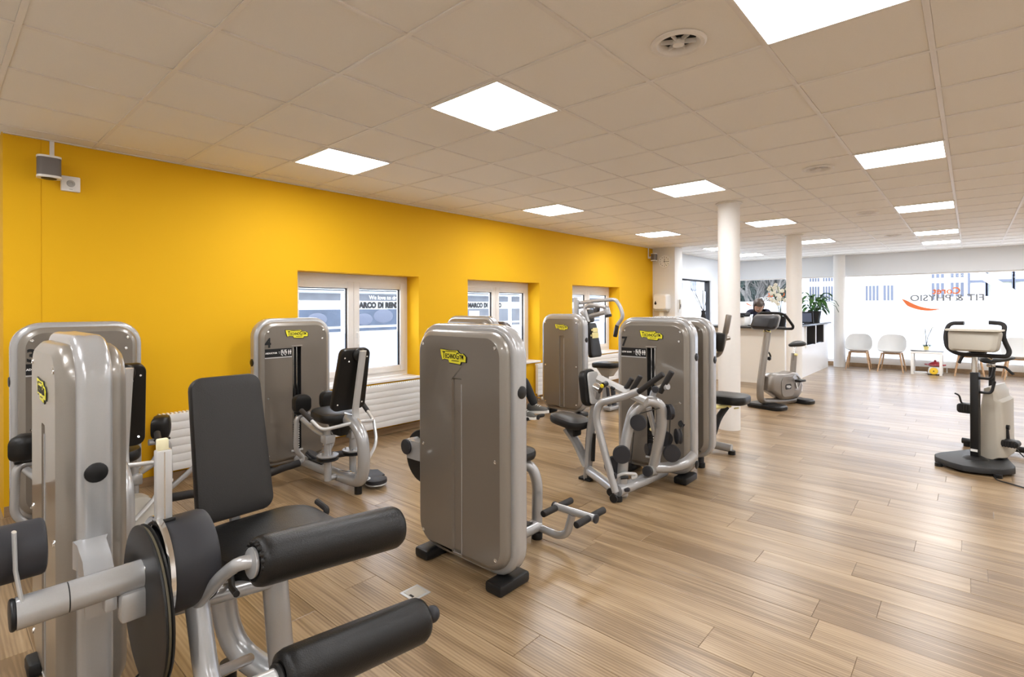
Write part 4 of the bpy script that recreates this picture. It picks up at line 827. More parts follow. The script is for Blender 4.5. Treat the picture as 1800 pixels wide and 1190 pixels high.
# ------------------------------------------------------------------ 4, 5: trunk machines with an h shaped foot rest
def trunk_machine(lab, dx, dy, badge=True, gv=0.):
    t = thing('trunk_machine', lab, 'gym machine', (2.4+dx, 2.1+dy, 0), 'strength machines'); A = lambda x, y, z: (x+dx, y+dy, z)
    tower(t, A(2.05, 2.14, 0), 0, w=.785, badge_rear=badge, groove=gv, badge_y=.027, rear=badge)
    part('link_tube', MB().cyl(A(2.12, 2.09, .085), A(2.60, 2.09, .085), .042, n=20), M_SIL, t); part('tread_pad', MB().box(A(2.42, 2.085, .128), (.20, .05, .008), .003), M_BLK, t); part('base_box', MB().box(A(2.33, 2.25, .085), (.25, .26, .11), .012), M_BLK, t)
    part('front_post', MB().tube([A(2.595, 2.09, .06), A(2.595, 2.085, .36), A(2.58, 2.115, .46), A(2.50, 2.22, .50), A(2.44, 2.30, .50)], .035, 18, fil=.09), M_SIL, t); part('post_foot', MB().cyl(A(2.595, 2.09, 0), A(2.595, 2.09, .045), .036, bev=.004), M_BLK, t)
    part('seat', MB().pad(A(2.47, 2.24, .545), (1, 0, 0), (0, 1, .05), .34, .32, .06, .10, .022, dome=.01, n=7), M_VIN, t); part('seat_mount', MB().loft([[A(2.47+p[0]*k, 2.20+p[1]*k, z) for p in rrect(.2, .2, .04)] for z, k in ((.47, .45), (.52, .9))]), M_BLK, t)
    part('backrest', MB().pad(A(2.47, 2.62, .82), (1, 0, 0), (0, .22, 1), .38, .44, .08, .08, .022), M_VIN, t); part('rear_column', MB().tube([A(2.47, 2.30, .10), A(2.47, 2.62, .14), A(2.47, 2.70, .45), A(2.47, 2.74, .85)], .035, 16, fil=.1), M_SIL, t)
    part('pivot_tube', MB().cyl(A(1.995, 2.65, .612), A(2.55, 2.65, .612), .048, n=26), M_SIL, t); part('pivot_cap', MB().cyl(A(1.982, 2.65, .612), A(1.996, 2.65, .612), .048, n=26, bev=.004), M_GRY, t); part('pivot_bracket', MB().loft([[A(x, y, z) for x, z in ((2.0, .54), (2.06, .54), (2.06, .655), (2.0, .655))] for y in (2.47, 2.66)]), M_SIL, t)
    part('cam_disc', MB().lathe(A(2.075, 2.60, .54), (1, 0, 0), [(.10, 0), (.165, .002), (.17, .008), (.165, .024), (.10, .026)], 36), M_BLK, t); part('back_shield', MB().loft([[A(x, 2.45+p[0], .74+p[1]) for p in ((0, .09), (.05, .0), (.085, -.09), (0, -.09))] for x in (2.09, 2.12)]), M_BLK, t)
    fr_ = part('foot_rest_arm', MB().tube([A(2.595, 2.075, .075), A(2.595, 1.915, .066), A(2.595, 1.852, .10), A(2.595, 1.815, .225)], .024, 16, fil=.06), M_SIL, t)
    part('foot_rest_bar', MB().cyl(A(2.595, 1.945, .243), A(2.595, 1.652, .243), .022, n=16), M_SIL, t); part('bar_cap', MB().cyl(A(2.595, 1.652, .243), A(2.595, 1.640, .243), .027, bev=.003, n=16).cyl(A(2.595, 1.957, .243), A(2.595, 1.945, .243), .027, bev=.003, n=16), M_GRY, t)
    for y in (1.925, 1.685):
        for s in (-1, 1): grip('foot_grip', A(2.595+s*.018, y, .242), A(2.595+s*.148, y, .242), .0205, t, M_RUB)
    return t
trunk_machine('tall trunk machine in the middle of the room, seen from its badged back', 0, 0)
trunk_machine('trunk machine almost hidden behind the tall middle one, with a seated person', 1.96, 2.0, False)

# ------------------------------------------------------------------ 6: chest press by the windows
t = thing('press_machine', 'chest press with overhead arms and a high backrest near the far windows', 'gym machine', (6.1, 4.2, 0), 'strength machines')
tower(t, (5.85, 4.21, 0), 0, groove=-.02, badge_y=-.02)
part('backrest', MB().pad((6.68, 4.28, .98), (1, 0, 0), (0, .16, 1), .30, .52, .07, .05, .018, top=.72), M_VIN, t); part('headrest', MB().pad((6.66, 4.33, 1.345), (1, 0, 0), (0, .1, 1), .18, .20, .07, .05, .018), M_VIN, t); part('headrest_stem', MB().cyl((6.66, 4.34, 1.20), (6.66, 4.345, 1.28), .012), M_GRY, t)
for z, w_ in ((1.135, .17), (1.055, .21)): part('back_cushion', MB().pad((6.67, 4.245, z), (1, 0, 0), (0, .1, 1), w_, .034, .02, .015, .007), M_YLP, t, 'pale yellow ribbed back cushion')
part('seat', MB().pad((6.70, 4.04, .625), (1, 0, 0), (0, 1, -.04), .36, .42, .075, .11, .024, n=7), M_VIN, t); part('seat_mount', MB().loft([[(6.70+p[0]*k, 4.04+p[1]*k, z) for p in rrect(.24, .3, .05)] for z, k in ((.46, .5), (.585, 1))]), M_CLAY, t); part('seat_lever', MB().cyl((6.70, 3.80, .55), (6.80, 3.80, .55), .012), M_YLP, t)
part('seat_column', MB().tube([(6.70, 4.06, .48), (6.70, 4.10, .06)], .04, 14), M_SIL, t); part('base_tube', MB().tube([(5.95, 4.2, .07), (6.70, 4.15, .06), (6.70, 3.75, .06)], .04, 14, fil=.1), M_SIL, t)
part('front_strut', MB().tube([(6.63, 3.92, .36), (6.58, 3.86, .05)], .035, 12).tube([(6.52, 3.94, .36), (6.48, 3.88, .05)], .025, 12), M_GRY, t); part('front_foot', MB().box((6.52, 3.86, .04), (.30, .12, .05), .012), M_SIL, t); part('base_foot', MB().cyl((6.70, 3.75, 0), (6.70, 3.75, .03), .04), M_BLK, t)
part('upright', MB().tube([(6.150, 4.222, 0.992), (6.150, 4.220, 1.585)], .042, 16), M_SIL, t); part('upright_cap', MB().cyl((6.150, 4.230, 1.553), (6.150, 4.229, 1.618), .030), M_SIL, t)
part('long_arm', MB().tube([(6.200, 4.244, 1.537), (6.200, 3.947, 1.567), (6.200, 3.612, 1.586), (6.200, 3.543, 1.493), (6.200, 3.492, 1.348), (6.200, 3.605, 1.216), (6.200, 3.623, 1.084)], .026, 14, fil=.07), M_SIL, t); grip('long_arm_grip', (6.200, 3.587, 1.239), (6.200, 3.623, 1.076), .028, t)
part('near_arm', MB().tube([(6.100, 3.986, 1.274), (6.100, 4.052, 1.471), (6.100, 3.958, 1.519), (6.100, 3.703, 1.479)], .026, 14, fil=.07), M_SIL, t); part('cross_arm', MB().cyl((6.250, 4.055, 1.350), (6.250, 3.776, 1.415), .032), M_SIL, t)
part('pivot_barrel', MB().cyl((6.250, 3.794, 1.479), (6.250, 3.758, 1.368), .044, bev=.005), M_SIL, t); part('pivot_cap', MB().cyl((6.250, 3.758, 1.376), (6.250, 3.750, 1.345), .045, bev=.005), M_GRY, t); part('counterweight', MB().lathe((6.350, 4.033, 1.454), (1, -.6, 0), [(.06, 0), (.07, .01), (.07, .04), (.06, .05)], 20), M_GRY, t)
part('yoke', MB().tube([(6.200, 4.205, 1.471), (6.200, 4.089, 1.487), (6.200, 3.947, 1.479)], .02, 10).tube([(6.150, 4.133, 1.415), (6.150, 4.057, 1.351)], .03, 10), M_SIL, t)

# ------------------------------------------------------------------ 7: rowing machine
t = thing('row_machine', 'low row machine with a round chest pad and levers, numbered 7', 'gym machine', (3.8, 2.1, 0), 'strength machines')
tower(t, (4.27, 2.08, 0), PI, front=('7', 'LOW ROW'), rear=False, badge_rear=False, badge_at=1.235, side=1, plug_z=(1.06, .16))
part('base_tube', MB().tube([(3.755, 2.45, .085), (3.64, 2.25, .08), (3.52, 2.06, .075)], .045, 18), M_SIL, t); part('base_tube', MB().tube([(3.50, 2.03, .075), (3.80, 2.0, .075), (4.17, 1.97, .08)], .047, 18), M_SIL, t)
part('base_foot', MB().cyl((3.497, 2.02, 0), (3.497, 2.02, .035), .032, bev=.004).box((3.765, 2.475, .012), (.10, .12, .024), .006), M_BLK, t)
part('upright', MB().tube([(3.765, 2.475, .02), (3.705, 2.40, .45), (3.655, 2.30, .83)], .055, 8, rb=.026, hint=(0, 1, 0)), M_SIL, t); part('upright_strip', MB().tube([(3.738, 2.49, .04), (3.70, 2.44, .38)], .008, 6), M_BLK, t); part('upright_slot', MB().tube([(3.74, 2.40, .18), (3.72, 2.375, .42)], .016, 8), M_BLK, t)
part('seat_bar', MB().tube([(3.740, 2.466, 0.128), (3.720, 2.551, 0.312), (3.700, 2.644, 0.429)], .050, 10, rb=.028, fil=.1, hint=(0, 1, 0)), M_SIL, t); part('seat', MB().pad((3.680, 2.600, 0.503), (1, 0, .0), (0, 1, .1), .32, .36, .07, .12, .026, top=.62, dome=.018, n=8), M_VIN, t); part('seat_bracket', MB().box((3.690, 2.530, 0.419), (.1, .03, .08), .01), M_BLK, t)
pc = Vector((3.620, 2.345, 0.821))
part('chest_pad', MB().pad(pc+Vector((0, .02, 0)), (1, 0, 0), (0, .12, 1), .20, .30, .06, .07, .02), M_VIN, t); part('pad_plate', MB().pad(pc+Vector((.015, -.022, 0)), (1, 0, 0), (0, .12, 1), .15, .26, .012, .03, .003, dome=0), M_SILW, t)
part('pad_ring', MB().cyl(pc+Vector((.01, -.03, .01)), pc+Vector((.01, -.09, -.01)), .035), M_CHR, t)
part('pad_tube', MB().tube([(3.600, 2.256, 0.906), (3.600, 2.131, 0.863), (3.600, 1.837, 0.767)], .040, 8, rb=.034), M_SILW, t); part('adjust_knob', MB().cyl((3.540, 2.146, 0.882), (3.490, 2.146, 0.874), .020), M_BLK, t); part('knob_cap', MB().cyl((3.488, 2.150, 0.870), (3.475, 2.152, 0.867), .016, bev=.003), mat('yellow_knob', (.85, .68, .02), .4), t); part('tube_sleeve', MB().cyl((3.555, 2.114, 0.852), (3.555, 2.084, 0.842), .012), M_BLK, t)
grip('short_grip', (3.600, 2.030, 0.815), (3.600, 1.955, 0.933), .019, t); grip('short_grip', (3.600, 1.961, 0.832), (3.600, 1.883, 0.957), .019, t)
part('near_lever', MB().tube([(3.470, 2.027, 0.075), (3.470, 2.116, 0.348), (3.470, 2.202, 0.613), (3.470, 2.176, 0.736), (3.500, 1.964, 0.805), (3.500, 1.850, 0.856)], .029, 16, fil=.11), M_SIL, t); grip('lever_grip', (3.500, 1.850, 0.851), (3.500, 1.652, 1.003), .021, t)
part('far_lever', MB().tube([(3.850, 1.915, 0.751), (3.850, 1.895, 0.817), (3.820, 1.818, 0.851), (3.800, 1.757, 0.868)], .026, 14, fil=.05), M_SIL, t); grip('lever_grip', (3.800, 1.823, 0.812), (3.800, 1.724, 0.985), .022, t); part('lever_cap', MB().cyl((3.720, 1.817, 0.849), (3.690, 1.812, 0.849), .026, bev=.004), M_GRY, t)
part('arch', MB().tube([(3.580, 2.036, 0.074), (3.600, 2.031, 0.372), (3.660, 1.984, 0.670), (3.740, 1.889, 0.760), (3.820, 1.818, 0.712), (3.860, 1.833, 0.556), (3.900, 1.937, 0.142)], .042, 18, fil=.17), M_SIL, t); part('arch_brace', MB().tube([(3.840, 1.940, 0.676), (3.880, 1.901, 0.451)], .022, 10), M_SIL, t)
part('tower_link', MB().tube([(3.900, 1.912, 0.184), (3.960, 1.828, 0.187), (4.030, 1.716, 0.225), (4.120, 1.687, 0.279)], .042, 16, fil=.08), M_SIL, t); part('link_boss', MB().cyl((3.840, 1.941, 0.164), (3.920, 1.932, 0.156), .045), M_SIL, t); part('boss_cap', MB().cyl((3.810, 1.941, 0.167), (3.835, 1.944, 0.165), .042, bev=.005), M_GRY, t)
pul = lambda c, ax, r, nm='pulley': part(nm, MB().lathe(Vector(c)-Vector(ax).normalized()*.018, ax, [(r*.5, 0), (r*.96, .0), (r, .005), (r*.90, .014), (r*.90, .022), (r, .031), (r*.96, .036), (r*.5, .037)], 28), M_GRY, t, ang=25)
pul((3.520, 2.001, 0.355), (-.85, -.5, 0), .068); pul((3.560, 2.094, 0.240), (-.7, -.6, 0), .075); pul((3.620, 1.914, 0.594), (-.9, -.25, .1), .062); pul((3.860, 1.776, 0.658), (.8, -.55, 0), .062); pul((3.980, 1.866, 0.410), (-.7, -.6, 0), .062); pul((3.980, 1.755, 0.447), (.6, -.7, 0), .062); pul((3.920, 1.781, 0.319), (-.75, -.6, 0), .068); pul((4.020, 2.032, 0.284), (-.7, .6, 0), .05)
part('cable', MB().tube([(3.600, 1.942, 0.519), (3.600, 1.947, 0.474), (3.560, 1.945, 0.287)], .004, 6).tube([(3.620, 1.904, 0.665), (3.860, 1.766, 0.713)], .004, 6).tube([(3.870, 1.771, 0.608), (3.920, 1.804, 0.391)], .004, 6).tube([(4.000, 1.745, 0.490), (4.150, 1.790, 0.503)], .004, 6), M_BLK, t); part('cable_port', MB().cyl((4.172, 1.810, 0.506), (4.165, 1.807, 0.508), .028), M_DRK, t)
part('lever_yoke', MB().cyl((3.460, 2.070, 0.063), (3.600, 2.012, 0.030), .028), M_SIL, t); part('yoke_cap', MB().lathe((3.455, 2.062, 0.071), (-1, -.1, 0), [(.032, 0), (.028, .01)], 16).lathe((3.450, 2.030, 0.032), (-1, -.1, 0), [(.034, 0), (.03, .012)], 16), M_BLK, t); part('stop_knob', MB().cyl((3.550, 1.979, 0.073), (3.550, 1.979, 0.095), .028, bev=.005), M_GRY, t)
part('shackle', MB().tube([(3.500, 2.039, 0.182), (3.520, 1.982, 0.215), (3.600, 1.929, 0.202), (3.600, 1.924, 0.182), (3.580, 1.952, 0.172)], .013, 10, fil=.02), M_SILW, t); part('shackle_grip', MB().cyl((3.500, 2.000, 0.181), (3.540, 1.959, 0.185), .012), M_BLK, t); part('rod_end', MB().cyl((3.470, 2.051, 0.186), (3.500, 2.054, 0.187), .028), M_GRY, t)

# ------------------------------------------------------------------ 8: arm machine behind the row machine
t = thing('arm_machine', 'dark backed machine standing right behind the row machine, raised padded arm', 'gym machine', (5.1, 2.1, 0), 'strength machines')
tower(t, (4.74, 2.10, 0), 0, groove=0, badge_rear=False, feet='round', rear=True, plug_z=(1.0,), zb=.09)
part('seat', MB().pad((5.350, 1.838, 0.559), (1, 0, 0), (0, 1, 0), .36, .40, .085, .12, .026, n=8), M_VIN, t); part('seat_bar', MB().cyl((5.120, 1.896, 0.494), (5.350, 1.816, 0.487), .02), M_YLP, t, 'pale yellow seat release bar'); part('seat_mount', MB().tube([(5.300, 1.838, 0.475), (5.200, 1.881, 0.377), (5.150, 1.908, 0.229)], .04, 12, rb=.02, fil=.1), M_GRY, t); part('seat_tab', MB().cyl((5.400, 1.789, 0.455), (5.450, 1.766, 0.456), .008), M_YLP, t)
part('arm', MB().tube([(5.200, 1.947, 0.982), (5.200, 1.868, 1.009), (5.200, 1.840, 1.073), (5.200, 1.774, 1.388)], .024, 14, fil=.08), M_BIKE, t); grip('arm_grip', (5.200, 1.807, 1.220), (5.200, 1.771, 1.404), .028, t, M_BIKE); part('arm_pad', MB().cyl((5.170, 1.874, 1.045), (5.170, 1.846, 1.225), .055, bev=.018, n=20), M_VIN, t); part('arm_peg', MB().cyl((5.200, 1.823, 1.163), (5.250, 1.786, 1.173), .02), M_BIKE, t); part('arm_bolt', MB().cyl((5.100, 1.876, 1.055), (5.080, 1.885, 1.056), .026), M_CHR, t)
part('base_tube', MB().tube([(4.85, 2.1, .08), (5.35, 2.06, .07), (5.35, 1.80, .06)], .04, 14, fil=.1), M_SIL, t); part('seat_column', MB().tube([(5.33, 2.05, .08), (5.33, 2.05, .55)], .035, 12), M_SIL, t); part('base_foot', MB().cyl((5.35, 1.80, 0), (5.35, 1.80, .04), .035), M_BLK, t); part('backrest', MB().pad((5.33, 2.30, .86), (1, 0, 0), (0, .15, 1), .30, .46, .07, .06, .02), M_VIN, t)
# ------------------------------------------------------------------ exercise bikes
t = thing('upright_bike', 'grey brown upright exercise bike beside the white columns', 'exercise bike', (8.5, 2.13, 0))
BD = Vector((.96, -.27, 0)).normalized(); BL = Vector((.27, .96, 0)).normalized()   # rearwards, sideways
def bbase(c, wl, ln, h):
    c = Vector(c); return MB().loft([[c+BL*p[0]*k+BD*p[1]*k+Vector((0, 0, z)) for p in rrect(wl, ln, ln*.3)] for z, k in ((0, .97), (h*.25, 1), (h*.7, 1), (h, .90))])
F0 = Vector((8.14, 2.235, 0)); R0 = Vector((8.93, 2.01, 0))
part('front_base', bbase(F0, .52, .30, .065), M_BLK, t); part('rear_base', bbase(R0, .46, .22, .065), M_BLK, t)
part('column', MB().tube([(8.839, 2.038, 0.043), (8.392, 2.164, 0.073), (7.972, 2.282, 0.117), (7.973, 2.282, 0.322), (8.042, 2.262, 0.646), (8.170, 2.227, 1.138)], .050, 16, fil=.14, rb=.042), M_BIKE, t); part('column_ring', MB().tube([(8.142, 2.235, 1.105), (8.156, 2.231, 1.130)], .053, 16, rb=.045), M_YLP, t); part('column_neck', MB().tube([(8.170, 2.227, 1.138), (8.198, 2.219, 1.204)], .046, 14), M_SIL, t)
cc = Vector((8.101, 2.246, 1.256))
def con(u, v, w_): return cc+BL*u+Vector((0, 0, v))+BD*(w_+v*.5)
part('console', MB().loft([[con(p[0]*k, p[1]*k, d) for p in rrect(.38, .19, .05)] for d, k in ((-.10, .62), (-.06, .92), (-.01, 1), (.0, .98))]), M_GRY, t); part('console_rim', MB().loft([[con(p[0]*k, p[1]*k, d) for p in rrect(.41, .22, .06)] for d, k in ((.0005, 1), (.018, 1), (.022, .96))]), M_SIL, t); part('screen', MB().loft([[con(p[0]*k, p[1]*k, d) for p in rrect(.34, .15, .03)] for d, k in ((.0225, 1), (.026, .98))]), M_BLK, t)
part('handle_loop', MB().tube([con(.19, -.02, .06), con(.20, .08, .06), con(.17, .13, .08), con(-.13, .13, .10), con(-.19, .10, .14), con(-.24, -.06, .34), con(-.23, -.10, .36), con(-.17, -.10, .30), con(-.12, -.08, .03)], .019, 12, fil=.05), M_BLK, t)
part('handle_loop_far', MB().tube([con(.19, -.02, .06), con(.22, -.06, .30), con(.20, -.10, .32), con(.12, -.08, .03)], .017, 12, fil=.04), M_BLK, t); part('console_mount', MB().box(cc+Vector((.05, -.02, -.11)), (.09, .08, .06), .015), M_BLK, t)
bo = [(1343, 661), (1344, 686), (1367, 701), (1394, 699), (1401, 688), (1402, 676), (1399, 663), (1393, 654), (1384, 652), (1376, 655), (1352, 656)]
BP = [(8.069, 2.255, 0.470), (8.082, 2.251, 0.262), (8.406, 2.160, 0.105), (8.778, 2.055, 0.076), (8.902, 2.021, 0.151), (8.934, 2.012, 0.271), (8.888, 2.025, 0.389), (8.796, 2.051, 0.475), (8.659, 2.089, 0.502), (8.540, 2.122, 0.485), (8.194, 2.220, 0.502)]
bc = sum((Vector(p) for p in BP), Vector())/len(BP)
def body_ring(off, k): return [bc+(Vector(p)-bc)*k+BL*off for p in BP]
part('flywheel_cover', MB().loft([body_ring(-.10, .82), body_ring(-.085, .95), body_ring(-.05, 1), body_ring(.05, 1), body_ring(.085, .95), body_ring(.10, .82)]), M_BIKE, t, ang=50)
hub = Vector((8.704, 2.076, 0.335))
part('crank_ring', MB().lathe(hub-BL*.085, -BL, [(.11, 0), (.125, .002), (.125, .022), (.105, .024), (.10, .006), (.02, .006)], 28), M_SIL, t); part('crank_well', MB().cyl(hub-BL*.092, hub-BL*.094, .10, n=24), M_BLK, t)
part('crank', MB().tube([hub-BL*.10, hub-BL*.12+Vector((0, 0, -.085))], .014, 8), M_CHR, t); part('crank', MB().tube([hub+BL*.10, hub+BL*.12+Vector((0, 0, .085))], .014, 8), M_CHR, t)
part('pedal', MB().box(hub-BL*.17+Vector((0, 0, .035)), (.16, .09, .035), .012, rz=-.27), M_BLK, t); part('pedal', MB().box(hub+BL*.19+Vector((0, 0, .09)), (.12, .10, .03), .01, rz=-.27), M_BLK, t)
lp = Vector((8.495, 2.135, 0.292))-BL*.104
def lq(w_, h, r, d, k=1): return [lp+BD*p[0]*k+Vector((0, 0, p[1]*k))-BL*d for p in rrect(w_, h, r)]
part('side_plate', MB().loft([lq(.34, .30, .09, 0), lq(.34, .30, .09, .006, .98)]), M_BIKE, t); part('badge_plate', MB().loft([lq(.155, .08, .03, .0062), lq(.155, .08, .03, .012, .96)]), M_BLK, t)
o_, tx_ = BADGE; bm2 = MB(); bm2.loft([[lp+BD*x*.58+Vector((0, 0, y*.58))-BL*z for x, y in o_] for z in (.0122, .014)]); part('badge', bm2, M_SILW, t, 'pale maker badge', smooth=False)
part('saddle_tube', MB().tube([(8.795, 2.051, 0.388), (8.843, 2.037, 0.760)], .042, 14, rb=.034), M_BIKE, t); part('saddle_post', MB().tube([(8.843, 2.037, 0.752), (8.859, 2.033, 0.856)], .022, 12), M_CHR, t); part('height_knob', MB().cyl(Vector((8.797, 2.050, 0.745))-BL*.035, Vector((8.797, 2.050, 0.745))-BL*.075, .018, bev=.004), M_YLP, t)
sc_ = Vector((8.890, 2.024, 0.890))
part('saddle', MB().loft([[sc_+BD*x+BL*math.cos(a)*w_+Vector((0, 0, math.sin(a)*h+dz)) for a in (2*PI*i/18 for i in range(18))] for x, w_, h, dz in ((-.17, .015, .012, -.01), (-.15, .035, .026, 0), (-.06, .05, .034, .004), (.02, .10, .04, .008), (.09, .115, .045, .015), (.125, .09, .035, .018), (.135, .05, .02, .018))]), M_VIN, t, ang=60)
part('bottle_cage', MB().tube([(8.126, 2.239, 0.823), (8.196, 2.219, 0.803), (8.238, 2.207, 0.742), (8.195, 2.219, 0.694)], .012, 8, fil=.03), M_BLK, t); part('cage_clip', MB().box(Vector((8.196, 2.219, 0.720)), (.05, .05, .05), .012), M_BLK, t)

t = thing('ergometer_bike', 'beige and black exercise bike on a black base at the right edge', 'exercise bike', (6.5, -.05, 0))
ED = Vector((.97, -.23, 0)).normalized(); EL = Vector((.23, .97, 0)).normalized(); E0 = Vector((6.3, 0, 0))
def E(s, l, z): return E0+ED*s+EL*l+Vector((0, 0, z))
bp = [(.0, .30), (-.13, .26), (-.24, .12), (-.28, 0), (-.24, -.12), (-.13, -.26), (0, -.31), (.12, -.285), (.34, -.20), (.52, -.14), (.56, 0), (.52, .14), (.34, .20), (.12, .285)]
part('base_plate', MB().loft([[E(.03+a*k*.95, b*k*.93, z) for a, b in bp] for z, k in ((.018, .965), (.026, 1), (.058, 1), (.070, .975), (.074, .92))]), mat('black_base', (.013, .013, .0135), .55, bump=.3, bscale=250), t)
for s, l in ((-.14, .2), (-.14, -.21), (.45, .1), (.45, -.1)): part('rubber_foot', MB().cyl(E(s, l, 0), E(s, l, .03), .03), M_BLK, t)
part('column_socket', MB().lathe(E(.12, 0, .07), (0, 0, 1), [(.10, 0), (.085, .012), (.05, .03)], 20), M_BLK, t); part('column', MB().box(E(.12, 0, .47), (.075, .06, .80), .006, rz=-.23), M_BLK, t); part('column_sticker', MB().box(E(.078, 0, .155), (.004, .05, .022), 0, rz=-.23), M_WPL, t)
part('column_extension', MB().box(E(.12, 0, 1.0), (.045, .042, .34), .004, rz=-.23), M_CHR, t); part('height_scale', MB().box(E(.096, .004, .97), (.002, .022, .2), 0, rz=-.23), M_WPL, t)
for z in (.82, .69): part('clamp_lever', MB().tube([E(.12, -.02, z), E(.12, -.10, z), E(.13, -.115, z+.02), E(.14, -.13, z+.11)], .012, 8, fil=.02), M_BLK, t)
part('tilt_lever', MB().tube([E(.08, .02, 1.05), E(.06, .07, 1.03), E(.05, .10, .95)], .013, 8, fil=.02), M_BLK, t); part('head_clamp', MB().box(E(.12, -.02, 1.06), (.07, .12, .03), .008, rz=-.23), M_BLK, t); part('clamp_bolt', MB().tube([E(.12, -.05, 1.04), E(.12, -.12, 1.0)], .010, 8), M_CHR, t)
part('handlebar', MB().tube([(6.478, 0.056, 1.320), (6.481, 0.158, 1.318), (6.447, 0.187, 1.199), (6.402, 0.169, 1.083), (6.384, 0.096, 1.035), (6.341, -0.089, 1.033), (6.305, -0.240, 1.035), (6.322, -0.255, 1.079), (6.353, -0.209, 1.207), (6.389, -0.233, 1.323), (6.434, -0.129, 1.330)], .0185, 14, fil=.08), M_RUB, t)
part('bar_end', MB().cyl((6.479, 0.060, 1.320), (6.476, 0.049, 1.320), .0195).cyl((6.435, -0.123, 1.330), (6.433, -0.133, 1.330), .0195), M_BLK, t)
def cq(x0, x1, z0, z1, s, tp=1.): 
    return [E(s, a, b) for a, b in ((x0, z0), (x1, z0), (x1*tp, z1), (x0*tp, z1))]
part('display_housing', MB().loft([[E(s+.25*(z-1.16), -.015+l, z) for l, z in [(p[0]*k*(1+.10*(p[1]/.19)), 1.165+p[1]*k) for p in rrect(.36, .19, .035)]] for s, k in ((-.045, .80), (-.03, .95), (0, 1), (.05, 1), (.055, .96))]), M_CLAY, t); part('display_lid', MB().loft([[E(s+.03, -.015+p[0]*k, 1.262+p[1]*k) for p in rrect(.385, .018, .008)] for s, k in ((-.08, .95), (-.075, 1), (.08, 1))]), mat('pale_beige_plastic', (.66, .62, .53), .45), t)
def bring(s, k, prof): return [E(s, l*k*.78-.068, z) for l, z in prof]
pf = [(.13, .075), (.125, .30), (.085, .50), (.065, .62), (.045, .72), (-.03, .735), (-.075, .68), (-.085, .62), (-.125, .60), (-.13, .22), (-.155, .15), (-.15, .10), (-.07, .075)]
part('body_cover', MB().loft([bring(.20, .60, pf), bring(.22, .85, pf), bring(.26, 1, pf), bring(.50, 1, pf), bring(.66, .9, pf), bring(.72, .6, pf)]), M_CLAY, t, ang=40)
part('cover_rib', MB().tube([E(.235, -.01, .10), E(.232, -.01, .40), E(.238, -.04, .66)], .012, 8).tube([E(.255, -.10, .14), E(.25, -.105, .42), E(.25, -.11, .585)], .014, 8), M_CLAY, t); part('cover_badge', MB().lathe(E(.218, -.075, .665), -ED, [(.034, 0), (.034, .006), (.028, .009)], 20), M_BLK, t)
part('saddle_post', MB().cyl(E(.52, -.03, .68), E(.52, -.03, .90), .024), M_BLK, t); part('saddle_clamp', MB().box(E(.52, -.03, .915), (.07, .07, .05), .012, rz=-.23), M_CHR, t); part('saddle_lever', MB().tube([E(.52, -.05, .90), E(.50, -.13, .90), E(.48, -.19, .84)], .012, 8), M_BLK, t)
part('saddle', MB().loft([[E(.48+x, -.03+math.cos(a)*w_, .965+dz+math.sin(a)*h*(1 if math.sin(a) > 0 else .8)+abs(math.cos(a))**2*bw) for a in (2*PI*i/20 for i in range(20))] for x, w_, h, dz, bw in ((-.16, .03, .016, -.01, 0), (-.14, .05, .03, 0, 0), (-.05, .075, .036, 0, 0), (.05, .14, .04, .004, .012), (.11, .155, .04, .008, .014), (.14, .13, .03, .01, .01), (.15, .07, .015, .01, 0))]), M_VIN, t, ang=60)
ch = E(.34, -.065, .365)
for sg, a in ((1, .12), (-1, -.12)):
    k = part('crank', MB().tube([ch+EL*sg*.06, ch+EL*sg*.105, ch+EL*sg*.115+Vector((0, 0, a)), ch+EL*sg*.15+Vector((0, 0, a*1.05))], .014, 8, fil=.02), M_BLK, t)
    pc_ = ch+EL*sg*(.185 if sg > 0 else .14)+Vector((0, 0, a*1.1))+(ED*-.06 if sg < 0 else Vector())
    part('pedal', MB().loft([[pc_+EL*p[0]*q+Vector((0, 0, p[1]*q))+ED*x for p in rrect(.115 if sg > 0 else .13, .06 if sg < 0 else .09, .028)] for x, q in ((-.06, .8), (-.05, 1), (.05, 1), (.06, .8))]), M_BLK, t)
    rb_ = MB()
    for q in range(5): rb_.box(pc_-ED*.061+EL*(q-2)*.02, (.006, .008, .06), .002, rz=-.23)
    o = part('pedal_ribs', rb_, M_RUB, k); o['kind'] = 'stuff'
part('toe_strap', MB().tube([E(.32, .20, .63), E(.32, .165, .615), E(.32, .15, .54), E(.32, .03, .53)], .008, 8, fil=.02), M_BLK, t); part('crank_bolt', MB().cyl(ch-EL*.08, ch-EL*.125, .022), M_BLK, t)
part('spine', MB().tube([E(.45, -.02, .05), E(.95, -.02, .05)], .035, 12), M_BLK, t); part('rear_stabiliser', MB().tube([E(.95, .30, .055), E(.95, -.36, .055)], .030, 12), M_BLK, t); [part('stabiliser_foot', MB().cyl(E(.95, q, 0), E(.95, q, .05), .03), M_BLK, t) for q in (.26, -.33)]
part('power_cable', MB().tube([E(-.05, -.15, .012), (6.006, -0.160, 0.006), (5.957, -0.255, 0.006), (5.868, -0.356, 0.006), (5.790, -0.620, 0.006)], .005, 6, fil=.05), M_BLK, t); part('rear_cable', MB().tube([E(.70, -.14, .14), E(.66, -.24, .03), E(.62, -.34, .008), E(.64, -.60, .006)], .005, 6, fil=.05), M_BLK, t)
